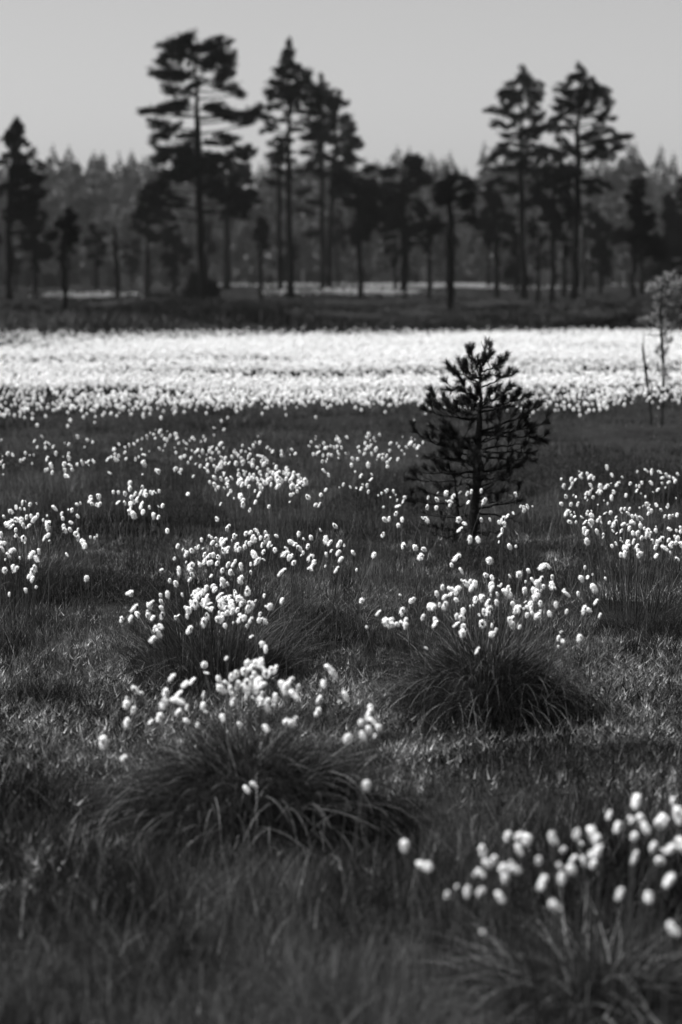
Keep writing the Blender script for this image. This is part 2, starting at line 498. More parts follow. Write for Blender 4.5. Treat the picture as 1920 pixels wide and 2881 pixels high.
# umbrella topped pine
padP = [(545,815,60,18),(500,835,55,20),(590,840,40,18),(460,860,40,18),(550,860,55,20),(600,865,30,14),(440,895,30,20),(500,890,40,16),(590,900,32,22),(570,940,40,20),(600,985,22,25),(570,1010,35,14),(450,930,25,16)]
pine((1267, 876), [(1267,878,16),(1268,800,21),(1268,700,24),(1267,640,20),(1266,590,13),(1270,540,7),(1280,505,3)], zc(padP, *Z2), 'short stout pine with flat umbrella top and thick trunk', 0.5)


def crown(cx, top, bot, hw, n, shape='oval', jx=0.0):
    out = []
    for i in range(n):
        f = (i + R.uniform(0, 0.8)) / n
        y = top + (bot - top) * f
        if shape == 'cone': w = hw * (0.12 + 0.88 * f)
        elif shape == 'oval': w = hw * (0.25 + 0.75 * math.sin(pi * min(0.98, 0.12 + 0.8 * f)))
        else: w = hw * (1 - 0.5 * f)
        x = cx + R.uniform(-1, 1) * w + jx * f
        out.append((x, y, max(12, w * R.uniform(0.35, 0.6)), R.uniform(8, 14)))
    return out


pine((28, 852), [(28,853,18),(25,700,16),(26,560,13),(34,450,8),(46,345,3)],
     crown(46, 345, 410, 34, 12, 'cone') + crown(38, 420, 620, 70, 24, 'oval', 20) + crown(85, 520, 660, 45, 9), 'dark pine at the left edge with ragged top', 0.5)
pine((181, 889), [(181,890,13),(180,800,12),(180,700,10),(182,620,5)], crown(185, 600, 690, 42, 9), 'short thin pine with sparse crown nearest the left shore', 0.4)
pine((274, 826), [(274,828,11),(272,770,9),(272,700,5),(272,650,2)], crown(272, 640, 740, 28, 8), 'small faint pine stem between two thin trunks at left', 0.4)
pine((331, 854), [(333,856,13),(330,770,12),(327,690,10),(325,632,6)], [], 'bare dead trunk left of the broad pine', snag=True)
pine((416, 832), [(416,834,12),(416,740,10),(415,650,8),(418,560,3)], crown(420, 540, 680, 45, 14, 'oval'), 'slim grey pine in shade just left of the broad pine', 0.5)
pine((638, 815), [(638,817,21),(638,720,18),(640,620,13),(645,480,4)], crown(650, 460, 610, 60, 18, 'oval'), 'stout grey pine behind and right of the broad pine', 0.6)
pine((735, 848), [(735,850,11),(734,770,10),(734,690,7),(735,640,3)], crown(735, 620, 690, 24, 4), 'short thin pine stem left of the thin straight pine', 0.4)
pine((1015, 842), [(1018,844,15),(1014,760,13),(1010,660,12),(1006,560,9),(1005,480,3)], crown(1005, 470, 680, 72, 26, 'oval'), 'dark mid height pine with wide drooping crown right of the close pair', 0.6)
pine((1137, 838), [(1139,840,19),(1136,740,16),(1136,640,12),(1137,540,8),(1137,440,2)], crown(1137, 438, 690, 78, 30, 'oval'), 'grey pine with broad cone crown left of the umbrella pine', 0.6)
pine((1207, 850), [(1207,852,13),(1208,780,12),(1208,700,9),(1208,620,4)], crown(1208, 600, 700, 34, 9), 'thin pine pole between the grey cone pine and the umbrella pine', 0.4)
pine((1111, 832), [(1111,834,10),(1111,780,9),(1110,720,6),(1110,690,3)], crown(1110, 680, 740, 22, 4), 'tiny grey pine stem left of the grey cone pine', 0.4)
pine((1398, 836), [(1399,838,15),(1398,760,13),(1398,690,11),(1397,600,7),(1400,530,3)], crown(1400, 520, 690, 58, 17, 'oval'), 'mid height pine right of the umbrella pine', 0.5)
pine((1514, 862), [(1514,864,10),(1515,800,9),(1516,700,6),(1516,640,3)], crown(1516, 610, 680, 30, 4), 'very thin pole pine between the two tall right pines', 0.4)
pine((1553, 857), [(1553,859,14),(1555,760,13),(1556,660,11),(1558,560,8),(1560,440,4)], crown(1560, 430, 640, 55, 20, 'oval'), 'dark pine in front of the gap between the two tall right pines', 0.6)
pine((1588, 838), [(1588,840,13),(1588,780,12),(1588,720,8),(1590,660,4)], crown(1590, 600, 720, 36, 8), 'short pine hidden close to the left of the rightmost tall pine', 0.4)
pine((1779, 863), [(1779,865,13),(1782,780,12),(1786,680,10),(1790,590,7),(1793,505,2)], crown(1792, 505, 720, 68, 34, 'cone'), 'bushy grey pine with pointed crown near the right edge', 0.6)
pine((1808, 826), [(1808,828,17),(1806,790,15),(1804,740,8),(1803,700,4)], crown(1803, 640, 740, 40, 8), 'dark short stem just right of the bushy pointed pine', 0.4)
pine((1880, 830), [(1880,832,14),(1880,740,12),(1880,640,8),(1880,560,2)], crown(1880, 560, 790, 62, 32, 'cone'), 'dense spruce like pine at the right edge', 0.6)
pine((1925, 822), [(1925,824,14),(1925,700,11),(1925,510,2)], crown(1925, 505, 760, 55, 24, 'cone'), 'pale pine cut by the right edge of the picture', 0.6)
pine((100, 838), [(100,840,12),(100,740,10),(102,640,4)], crown(102, 600, 760, 45, 16, 'oval'), 'low bushy grey pine right of the left edge pine', 0.5)
pine((490, 826), [(490,828,11),(490,740,9),(490,660,3)], crown(492, 640, 780, 34, 12, 'oval'), 'faint small pine behind the broad pine on its left', 0.5)
pine((1455, 826), [(1455,828,10),(1455,740,8),(1455,660,3)], crown(1455, 660, 790, 30, 10, 'cone'), 'small faint pine left of the tall right pair', 0.5)
pine((1690, 828), [(1690,830,12),(1690,740,9),(1692,620,3)], crown(1692, 600, 780, 48, 18, 'oval'), 'faint grey pine right of the rightmost tall pine', 0.5)
# thin grey poles deeper in the wood
for i in range(16):
    px = -60 + i * 130 + R.uniform(-45, 45); by = R.uniform(806, 824); tp_ = R.uniform(560, 690)
    pine((px, by), [(px, by + 2, R.uniform(7, 12)), (px + R.normal(0, 3), (by + tp_) / 2, 7), (px + R.normal(0, 6), tp_, 2)], crown(px, tp_, tp_ + 90, R.uniform(18, 34), 7), 'thin grey pole of a pine deeper in the wood', 0.4, group='thin grey poles among the island pines')
# young spruces at the foot of the broad pine
for bx, by, tp_, hw, lb in ((546, 842, 776, 24, 'small spruce sapling left at the foot of the broad pine'), (594, 845, 806, 16, 'small spruce sapling right at the foot of the broad pine')):
    pine((bx, by), [(bx, by + 2, 8), (bx, (by + tp_) / 2, 5), (bx, tp_, 1.5)], crown(bx, tp_ + 3, by - 8, hw, 12, 'cone'), lb, 0.4)

# heather and dwarf shrub on the island
N = 42000
y = 43.4 + (165 - 43.4) * R.random(N) ** 1.5
x = R.uniform(-1, 1, N) * (0.17 * y + 3)
keep = (y < 88) | (R.random(N) < 0.55)
x, y = x[keep], y[keep]; N = len(x)
P = np.stack([x, y, ground_z(x, y) - 0.02], 1)
hgt = (0.06 + 0.42 * np.clip(fbm(x * 0.5, y * 0.3, 31) - 0.22, 0, 1) ** 1.3) * R.uniform(0.6, 1.4, N)
hgt = np.where(y > 88, hgt * 0.6, hgt)
tone = 0.010 + 0.05 * np.clip(fbm(x * 0.35, y * 0.12, 33) - 0.3, 0, 1) + np.where(y < 47, 0.025, 0)
VV, TT, SS, off = [], [], [], 0
for rep in range(5):
    C = blade_lines(P + R.normal(0, 0.09, (N, 3)) * [1, 1, 0], hgt * R.uniform(0.7, 1.2, N), R.uniform(0, 6.3, N), R.uniform(0, 0.7, N), R.uniform(0, 0.3, N), 3)
    v, t, s = ribbons(C, np.full(N, 0.085) * R.uniform(0.6, 1.4, N), sides_for(N), tone * R.uniform(0.6, 1.4, N))
    VV.append(v); TT.append(t + off); SS.append(s); off += len(v)
tag(link('heather', mesh_np('heather', np.concatenate(VV), np.concatenate(TT), np.concatenate(SS)), M_FARNEEDLE), 'dark heather covering the low island under the pines', 'heather', kind='stuff')

# ------------------------------------------------------------------ cotton grass fields (uncountable)
OCT = np.array([(1, 0, 0), (0, 1, 0), (-1, 0, 0), (0, -1, 0), (0, 0, 1), (0, 0, -1)], float)
OCTF = np.array([(0, 1, 4), (1, 2, 4), (2, 3, 4), (3, 0, 4), (1, 0, 5), (2, 1, 5), (3, 2, 5), (0, 3, 5)])


def field(name, x, y, z, rad, label, shade):
    N = len(x)
    a = R.uniform(0, 6.3, N)
    o = OCT[None] * (rad[:, None, None] * np.array([1, 1, 1.3]))
    v = np.empty_like(o)
    v[..., 0] = o[..., 0] * np.cos(a)[:, None] - o[..., 1] * np.sin(a)[:, None] + x[:, None]
    v[..., 1] = o[..., 0] * np.sin(a)[:, None] + o[..., 1] * np.cos(a)[:, None] + y[:, None]
    v[..., 2] = o[..., 2] + z[:, None]
    t = (np.arange(N) * 6)[:, None, None] + OCTF[None]
    me = mesh_np(name, v.reshape(-1, 3), t.reshape(-1, 3), np.repeat(shade, 6), smooth=True)
    tag(link(name, me, M_FLUFF), label, 'cotton grass', kind='stuff')


N = 120000
y = 18.0 + (43.0 - 18.0) * R.random(N) ** 0.85
x = R.uniform(-1, 1, N) * (0.155 * y + 1.2)
pyh = HORIZON + 1.15 * FPX / y
dens = np.clip((y - 17.8) / 4.6, 0, 1) ** 1.3
dens = dens * np.clip(4.5 * (fbm(x * 0.15 + 3, 7820 / y / 16, 41, 3) - 0.36), 0.0, 1) ** 1.3 + 0.04 + 0.10 * np.clip((y - 34) / 6, 0, 1)
# open dark lanes across the field
lane = np.exp(-((y - 32.3 - 0.5 * np.sin(x * 0.5) - 0.22 * x) / 0.7) ** 2) * np.clip(0.3 - x * 0.2, 0, 1)
dens = dens * (1 - 0.9 * lane)
dens = dens * (1 - 0.6 * np.clip((x - 0.6) / 2.5, 0, 1) * np.exp(-((y - 27.5) / 1.6) ** 2))
dens = dens * (1 - 0.75 * np.exp(-((y - 36.5 + 0.15 * x - 0.6 * np.sin(x * 0.7)) / 0.55) ** 2) * np.clip(0.5 + x * 0.15, 0, 1))
dens = dens * np.where((y < 22.6) & (x / y * FPX > 800), 0.35, 1.0)     # open ground before the two thin pines
edge = (fbm(x * 0.5, y * 0.3, 45) - 0.5) * 9
dens = dens * np.clip(0.05 + (y + edge - 18.0) / 5.0, 0.05, 1)
keep = R.random(N) < dens
x, y = x[keep], y[keep]; N = len(x)
z = ground_z(x, y) + R.normal(0.33, 0.035, N) + 0.04 * (fbm(x * 0.5, y * 0.5, 47) - 0.5)
field('cotton_grass_field', x, y, z, R.uniform(0.009, 0.0155, N), 'broad white band of cotton grass heads filling the bog before the pines', R.uniform(0.74, 0.92, N))
FIELD_XY = (x, y)
N = 46000
y = R.uniform(100, 165, N); x = R.uniform(-1, 1, N) * (0.16 * y + 5)
px_ = 960 + x / y * FPX
m_ = fbm(x * 0.16, y * 0.05, 51) + 0.24 * np.exp(-((px_ - 1180) / 230) ** 2) + 0.08 * np.exp(-((px_ - 300) / 150) ** 2)
keep = R.random(N) < np.clip((m_ - 0.66) * 5, 0, 1)
x, y = x[keep], y[keep]; N = len(x)
field('far_cotton_grass', x, y, R.normal(0.26, 0.05, N), R.uniform(0.02, 0.036, N), 'pale strip of cotton grass gleaming between the trunks behind the island', R.uniform(0.4, 0.6, N))

# ------------------------------------------------------------------ bog vegetation of the open foreground
TUSS = {  # name: (px, distance, radius, dome height)
    'front': (700, 6.38, 0.40, 0.20), 'right': (1375, 7.9, 0.31, 0.20), 'left': (590, 8.75, 0.34, 0.11),
    'upper': (660, 10.2, 0.40, 0.05), 'corner': (1700, 4.85, 0.30, 0.06), 'rightback': (1790, 10.3, 0.42, 0.04),
    'leftedge': (60, 11.2, 0.35, 0.08)}
TC = {}
for k_, (px, d, r_, hh) in TUSS.items():
    X = (px - W / 2) / FPX * d / CT
    TC[k_] = (X, d, r_, hh)


def scatter(n, y0, y1, margin=0.8, power=1.0):
    # even over the ground inside a widened view wedge
    yy = y0 + (y1 - y0) * R.random(int(n * 2.2))
    wmax = 0.148 * y1 + margin
    w_ = 0.148 * yy + margin
    k_ = R.random(len(yy)) < w_ / wmax
    yy = yy[k_][:n]; w_ = w_[k_][:n]
    return R.uniform(-1, 1, len(yy)) * w_, yy


def in_tuss(x, y, grow=0.9):
    m = np.zeros(len(x), bool)
    for X, Y, r_, hh in TC.values():
        m |= ((x - X) ** 2 + (y - Y) ** 2) < (r_ * grow) ** 2
    return m


parts = []


def add_layer(x, y, h, w, lean, bend, shade, S=3, lift=0.0):
    N = len(x)
    P = np.stack([x, y, ground_z(x, y) - 0.01 + lift], 1)
    yaw = R.uniform(0, 2 * pi, N)
    C = blade_lines(P, h, yaw, lean, bend, S)
    parts.append(ribbons(C, w, sides_for(N), shade))


def flush(name, label, cat, mat):
    global parts
    off = 0; V, T, Sh = [], [], []
    for v, t, s in parts:
        V.append(v); T.append(t + off); Sh.append(s); off += len(v)
    tag(link(name, mesh_np(name, np.concatenate(V), np.concatenate(T), np.concatenate(Sh)), mat), label, cat, kind='stuff')
    parts = []


# grass, in three distance bands
for (y0, y1, n, hm, wm) in ((3.6, 7.4, 105000, 0.14, 0.0034), (7.2, 12.5, 110000, 0.14, 0.0026), (12.5, 17.5, 70000, 0.12, 0.0040), (17.5, 26, 60000, 0.08, 0.0060), (26, 47, 30000, 0.2, 0.012)):
    x, y = scatter(n, y0, y1, 0.8 if y1 < 20 else 1.5)
    k_ = ~in_tuss(x, y, 0.6); x, y = x[k_], y[k_]
    pt = fbm(x * 0.9, y * 0.9, 61); tall = fbm(x * 2.1, y * 2.1, 63)
    py_ = HORIZON + CAM_Z * FPX / y
    k_ = R.random(len(x)) < np.clip(0.12 + 2.6 * (tall - 0.27), 0.50 if y0 < 5 else 0.3, 1)
    x, y, pt, tall, py_ = x[k_], y[k_], pt[k_], tall[k_], py_[k_]
    N = len(x)
    h = hm * (0.45 + 1.1 * tall) * R.uniform(0.55, 1.35, N)
    # the mossy flat between the tussocks has shorter grass
    flat_ = np.exp(-((py_ - 2130) / 150) ** 2)
    h = h * (1 - 0.55 * flat_)
    # and so has the trampled wet ring round each tussock
    for X_, Y_, r_, hh_ in list(TC.values()) + [(0.66, 12.1, 0.3, 0), (0.58, 12.3, 0.3, 0), (2.95, 21.5, 0.7, 0)]:
        q_ = np.hypot(x - X_, y - Y_) / r_
        h = h * (1 - 0.6 * np.exp(-(np.clip(q_ - 1.0, 0, 9) / 0.6) ** 2))
    tone = 0.006 + 0.15 * np.clip(pt - 0.38, 0, 1) + (0.075 * np.clip(2.6 * (fbm(x * 0.9, y * 0.45, 68) - 0.34), 0.08, 1) if y0 > 12 else 0.022 * np.clip(3 * (fbm(x * 1.6, y * 1.0, 69) - 0.4), 0, 1))
    light = R.random(N)
    sh = tone * R.uniform(0.5, 1.5, N) * np.clip(3.0 * (fbm(x * 6, y * 3.5, 67) - 0.18), 0.25, 2.0)
    sh = np.where(light > 0.92, R.uniform(0.05, 0.30, N), sh)
    sh = np.where(light < 0.35, sh * 0.35, sh)
    add_layer(x, y, h, wm * R.uniform(0.6, 1.4, N), np.abs(R.normal(0, 0.35, N)), np.abs(R.normal(0, 0.3, N)), sh, 3 if y0 > 12 else 4)
flush('bog_grass', 'dark sedge and grass blades covering the open bog', 'grass', M_GRASS)

# short moss and heather shoots
x, y = scatter(42000, 5.6, 13.0, 0.6)
py_ = HORIZON + CAM_Z * FPX / y
mz = fbm(x * 1.4, y * 1.4, 71)
k_ = (R.random(len(x)) < np.clip((mz - 0.42) * 3.5 + (1.1 * mz + 0.25) * np.exp(-((py_ - 2110) / 170) ** 2), 0.02, 1)) & ~in_tuss(x, y, 0.8)
x, y, mz = x[k_], y[k_], mz[k_]; N = len(x)
sh0 = R.uniform(0.02, 0.40, N) * np.clip(2.2 * (fbm(x * 4, y * 4, 73) - 0.2), 0.1, 1.6)
for rep in range(9):
    h = R.uniform(0.014, 0.036, N)
    lift = R.uniform(0.0, 0.055, N)
    add_layer(x + R.normal(0, 0.006, N), y + R.normal(0, 0.006, N), h, R.uniform(0.004, 0.008, N), R.uniform(0.2, 1.2, N), np.zeros(N), sh0 * R.uniform(0.5, 1.5, N), 2 + 1, lift)
flush('moss', 'short pale moss and heather shoots on the wet flat between tussocks', 'moss', M_MOSS)


# ------------------------------------------------------------------ tussock blades and mounds
def dome(X, Y, r_, hh, seed):
    rr = np.random.default_rng(seed)
    g = Geo(); V = [(0, 0, hh)]; T = []
    nr, ns = 7, 22
    for i in range(1, nr + 1):
        f = i / nr
        for j in range(ns):
            a = 2 * pi * j / ns
            k_ = 1 + rr.normal(0, 0.04)
            V.append((cos(a) * r_ * f * k_, sin(a) * r_ * f * k_, hh * (1 - f ** 2.6) + rr.normal(0, 0.006) - (0.06 if i == nr else 0)))
    for j in range(ns):
        T.append((0, 1 + j, 1 + (j + 1) % ns))
    for i in range(nr - 1):
        for j in range(ns):
            a = 1 + i * ns + j; b = 1 + i * ns + (j + 1) % ns
            T += [(a, a + ns, b + ns), (a, b + ns, b)]
    g.add(V, T, 0.008)
    return g.mesh('mound', True)


def tussock_blades(r_, hh, n, L, droop, wid, tone=0.05, straw=0.07, up=0.25):
    """arching leaves springing from a dome, falling outwards; local coordinates"""
    a = R.uniform(0, 2 * pi, n); q_ = np.sqrt(R.random(n)) * 0.85
    P = np.stack([np.cos(a) * q_ * r_, np.sin(a) * q_ * r_, hh * (1 - q_ ** 2.6) - 0.01], 1)
    a2 = a + R.normal(0, 0.45, n)
    S = 7
    Ln = L * R.uniform(0.45, 1.15, n)
    th = np.clip(R.normal(up + 0.75 * q_, 0.25, n), 0.0, 1.35)      # start angle from vertical
    dth = droop * R.uniform(0.5, 1.4, n) * (0.4 + 0.8 * q_)
    upr = R.random(n) < 0.25
    dth = np.where(upr, dth * 0.25, dth)
    C = np.empty((n, S, 3)); C[:, 0] = P
    for i in range(1, S):
        ang = th + dth * (i / (S - 1))
        st = Ln / (S - 1)
        C[:, i, 0] = C[:, i - 1, 0] + np.sin(ang) * st * np.cos(a2)
        C[:, i, 1] = C[:, i - 1, 1] + np.sin(ang) * st * np.sin(a2)
        C[:, i, 2] = np.maximum(C[:, i - 1, 2] + np.cos(ang) * st, 0.005)
    sh = tone * R.uniform(0.4, 1.5, n)
    sh = np.where(R.random(n) < straw, R.uniform(0.07, 0.30, n), sh)
    v, t, s = ribbons(C, wid * R.uniform(0.6, 1.3, n), sides_for(n, a2), sh)
    return mesh_np('leaf_blades', v, t, s)


# ------------------------------------------------------------------ cotton heads
def head_mesh(seed, droop, open_, rad=1.0):
    """ragged tuft of white bristles hanging round a dark bract; about unit radius, end of the stem at the origin"""
    r = np.random.default_rng(seed)
    g = Geo()
    nr, ns = 7, 13
    hem = r.uniform(-0.45, 0.35, ns); hem = 0.6 * hem + 0.4 * np.roll(hem, 1)
    ph = r.uniform(0, 6.3, 3)
    sq = r.uniform(0.7, 1.15, 2)
    V = [(0, 0, r.uniform(0.85, 1.15))]; T = []
    for i in range(1, nr + 1):
        f = i / nr
        th = f * 2.2
        for j in range(ns):
            a = 2 * pi * j / ns
            k_ = 1 + 0.16 * sin(2 * a + ph[0]) + 0.12 * sin(3 * a + ph[1] + 2 * f) + r.normal(0, 0.07)
            face = max(0.0, cos(a + pi / 2)) ** 2 * open_      # opening that shows the dark bract
            rr = math.sin(min(th, 1.9)) * (1.0 - 0.3 * max(0, f - 0.6) / 0.4) * k_
            z = 0.15 + 0.85 * cos(th) * (1.25 if th > pi / 2 else 1.0) + face * max(0, f - 0.4) * 2.0 + hem[j] * f ** 2 + r.normal(0, 0.05) * f
            V.append((rr * cos(a) * sq[0], rr * sin(a) * sq[1], z))
    for j in range(ns):
        T.append((0, 1 + j, 1 + (j + 1) % ns))
    for i in range(nr - 1):
        for j in range(ns):
            a = 1 + i * ns + j; b = 1 + i * ns + (j + 1) % ns
            T += [(a, a + ns, b + ns), (a, b + ns, b)]
    V.append((0, 0, 0.3)); c = len(V) - 1
    for j in range(ns):
        a = 1 + (nr - 1) * ns + j; b = 1 + (nr - 1) * ns + (j + 1) % ns
        T.append((a, c, b))
    V = np.array(V)

    def sway(v):
        low = np.clip(1.0 - v[:, 2], 0, 2.2)
        v[:, 0] += droop * low ** 1.3 * 0.55
        return v
    g.add(sway(V) * [0.78, 0.78, 0.9], T, 0.93, 0)
    # loose bristles, longest at the hem and blown to one side
    n = 170
    d = r.normal(0, 1, (n, 3)); d[:, 2] -= 0.35; d /= np.linalg.norm(d, axis=1)[:, None]
    c0 = d * 0.72 * np.array([sq[0], sq[1], 1.0]) + np.array([0, 0, 0.1])
    tip = c0 + d * r.uniform(0.3, 0.85, n)[:, None] + np.array([droop * 0.2, 0, -0.22])
    s = np.cross(d, r.normal(0, 1, (n, 3))); s /= np.linalg.norm(s, axis=1)[:, None]
    v = np.stack([c0 - s * 0.09, c0 + s * 0.09, tip], 1).reshape(-1, 3)
    g.add(sway(v) * [0.9, 0.9, 1], np.arange(n * 3).reshape(-1, 3), 0.93, 0)
    # dark bract at the end of the stem
    tube(g, [(0, 0, -0.75), (0.02, -0.05, -0.2), (0.03, -0.25 * open_, 0.25), (0.02, -0.3 * open_, 0.6)], [0.09, 0.26, 0.34, 0.06], 7, 0.012, 1)
    m_ = g.mesh('cotton_head', False)
    m_.materials.append(M_FLUFF); m_.materials.append(M_GRASS)
    return m_


HEADS = [head_mesh(500 + i, dr, op) for i, (dr, op) in enumerate([(0, 0.1), (0.4, 0.3), (0.9, 1.0), (-0.9, 1.0), (0.3, 1.1), (-0.5, 0.7), (1.3, 0.5), (-1.2, 0.8), (0.0, 0.9), (0.6, 0.0), (-0.3, 1.1), (0.2, 0.5), (-0.7, 0.2), (1.0, 0.9)])]


def clump(name, label, heads, cat='cotton grass', tuss=None, k=1.0, H0=0.36, blades=None, group=None, size=1.0, dc=None):
    """heads: photo pixels of the white tufts. The distance of each is that of a tuft H0 above the bog,
    drawn towards the middle of its tussock."""
    pts = []
    for px, py in heads:
        d = gdist(py, H0 + R.normal(0, 0.02))
        if dc: d = dc + k * (d - dc)
        d += R.normal(0, 0.05)
        p = at(px, py, d)
        if p[2] < 0.14:
            d = gdist(py, 0.16); p = at(px, py, d)
        if p[2] > 0.62:
            d = gdist(py, 0.55); p = at(px, py, d)
        pts.append(p)
    pts = np.array(pts)
    if tuss:
        X, Y, r_, hh = TC[tuss]
    else:
        X, Y = pts[:, 0].mean(), pts[:, 1].mean(); r_ = hh = 0
    gz = float(ground_z(X, Y))
    root = thing(name, (X, Y, gz), label, cat, group)
    if tuss:
        link('mound', dome(X, Y, r_, hh, int(R.integers(1e6))), M_BARK, root)
    if blades is not None:
        link('leaf_blades', blades, M_GRASS, root)['kind'] = 'stuff'
    for p in pts:
        if tuss:
            off = p[:2] - np.array([X, Y])
            rd = np.linalg.norm(off)
            tgt = off / (rd + 1e-6) * min(rd * 0.7, r_ * 0.95) if rd < r_ * 2.2 else off * 0.93
            tgt = tgt + R.normal(0, 0.015, 2)
            f = np.linalg.norm(tgt) / max(r_, 1e-3)
            zb = hh * max(0, 1 - f ** 2.6) - 0.02 if f < 1 else float(ground_z(X + tgt[0], Y + tgt[1])) - gz - 0.02
            b = np.array([tgt[0], tgt[1], zb])
        else:
            b2 = p[:2] + R.normal(0, 0.045, 2)
            b = np.array([b2[0] - X, b2[1] - Y, float(ground_z(b2[0], b2[1])) - gz - 0.02])
        tip = p - np.array([X, Y, gz])
        mid = (b + tip) / 2 + np.array([*(b[:2] - tip[:2]) * 0.22, 0.03]) + R.normal(0, 0.008, 3)
        t = np.linspace(0, 1, 6)[:, None]
        cur = (1 - t) ** 2 * b + 2 * t * (1 - t) * mid + t ** 2 * tip - b
        g = Geo(); tube(g, cur, np.linspace(0.0013, 0.0008, 6), 4, R.uniform(0.03, 0.13))
        st = link('stem', g.mesh('stem', True), M_GRASS, root, b)
        hd = link('cotton_head', HEADS[R.integers(len(HEADS))], None, st, cur[-1])
        s = 0.0088 * size * R.choice([0.45, 0.65, 0.9, 1.0, 1.15, 1.4], p=[.12, .16, .25, .22, .15, .1])
        e = R.uniform(1.05, 1.45)
        hd.scale = (s * R.uniform(0.85, 1.15), s * R.uniform(0.85, 1.15), s * e)
        hd.rotation_euler = (R.normal(0, 0.25), R.normal(0, 0.25), R.normal(0, 0.9))
    return root


ZA = (250, 1800, 0.574); ZB = (330, 1460, 0.3189); ZC = (300, 1450, 0.5102); ZD = (1050, 1520, 0.4464)
ZE = (1500, 1270, 0.2679); ZF = (1100, 2150, 0.523); ZG = (0, 1180, 0.3189); ZH = (400, 1180, 0.3189)
ZI = (850, 1180, 0.3189); ZJ = (1060, 900, 0.3827)

c_front = [(420,185),(482,215),(520,200),(566,125),(570,165),(678,90),(220,245),(258,262),(185,285),(187,315),(188,402),(218,342),(312,402),(380,257),(368,308),(415,305),(453,265),(440,355),(352,378),(475,400),(485,330),(532,415),(570,262),(560,320),(568,352),(632,190),(655,380),(700,180),(722,165),(712,190),(780,115),(760,155),(800,135),(820,115),(845,110),(855,140),(870,165),(895,150),(922,140),(690,235),(735,220),(700,265),(717,297),(775,218),(805,195),(830,205),(860,222),(790,245),(820,250),(850,262),(770,280),(800,285),(840,285),(850,300),(882,305),(860,330),(910,275),(908,320),(945,218),(970,225),(1000,198),(1030,235),(990,268),(965,240),(735,412),(862,430),(1018,388),(968,412),(1165,140),(1187,165),(1150,212),(1137,290),(1128,352),(1250,245),(1252,270),(1228,305),(72,497),(178,580),(803,712),(765,728),(664,215),(640,240),(748,235),(812,170)]
c_small = [(1380,330),(1385,358),(1335,405),(1358,390),(1380,400),(1372,440),(1420,430),(1403,470),(1270,480),(1342,468)]
c_left = [(125,655),(45,882),(175,780),(165,830),(185,840),(125,875),(270,765),(318,740),(268,810),(270,850),(380,670),(383,730),(440,660),(575,668),(385,785),(405,845),(325,870),(335,965),(345,1000),(375,950),(325,1062),(548,850),(600,780),(612,855),(670,790),(620,800),(650,735),(650,975),(515,868),(690,650),(715,640),(665,670),(740,660),(760,635),(795,605),(700,690),(720,680),(805,680),(690,745),(740,750),(760,720),(800,730),(830,750),(790,800),(835,790),(790,855),(770,905),(855,590),(865,620),(920,590),(925,550),(968,570),(890,700),(930,670),(940,700),(920,740),(965,690),(990,710),(1000,690),(1035,640),(1045,665),(1010,740),(965,780),(970,825),(930,840),(895,830),(925,880),(890,885),(950,940),(1025,915),(1065,700),(1080,710),(1060,800),(1075,860),(1085,890),(1022,810),(1100,745),(1165,740),(1155,780),(1180,770),(1195,740),(1225,720),(1120,870),(1145,640),(1145,615),(1100,520),(1085,555),(1075,540),(1300,675),(1310,780),(1350,770),(1268,835),(1250,890),(1190,890),(1145,940),(1280,900),(1160,660),(1195,1040)]
c_upper = [(445,100),(535,237),(600,280),(620,305),(585,265),(655,280),(720,245),(692,255),(765,260),(745,182),(810,155),(835,165),(868,175),(850,205),(878,232),(925,187),(963,200),(1008,185),(1030,150),(1050,150),(990,65),(965,85),(915,235),(935,280),(960,270),(985,255),(980,285),(1060,240),(1080,265),(1135,130),(1180,120),(1215,100),(1235,115),(1245,130),(1200,160),(1215,180),(1190,185),(1305,120),(1265,165),(1310,165),(1140,205),(1168,215),(1285,225),(1275,245),(1330,240),(1345,215),(1368,235),(1125,245),(1205,300),(1215,320),(1300,290),(1390,272),(1403,148),(505,350),(612,378),(718,380),(730,400),(660,415),(675,405),(650,445),(635,440),(655,490),(650,535),(398,450),(545,447),(465,540),(515,560),(525,575),(820,320),(845,315),(800,360),(830,380),(810,390),(888,335),(890,390),(1045,370),(1035,400),(1080,410),(1180,395),(1243,370),(933,450),(980,400),(1000,470),(1175,470),(1285,360),(770,315),(835,500)]
c_upper2 = [(1015,150),(1045,160),(1060,100),(1085,130),(1125,120),(1110,170),(985,185),(995,215),(1025,225),(1005,230),(1075,220),(1085,205),(1035,262),(1130,235),(1145,255),(1140,275),(1208,215),(1245,195),(1285,205),(1290,155),(1310,165),(1235,150),(1208,130),(1175,80),(1208,280),(1300,240),(1355,205),(1380,300),(1480,215),(960,322),(985,305),(1115,300),(1258,58),(1055,180),(1280,295)]
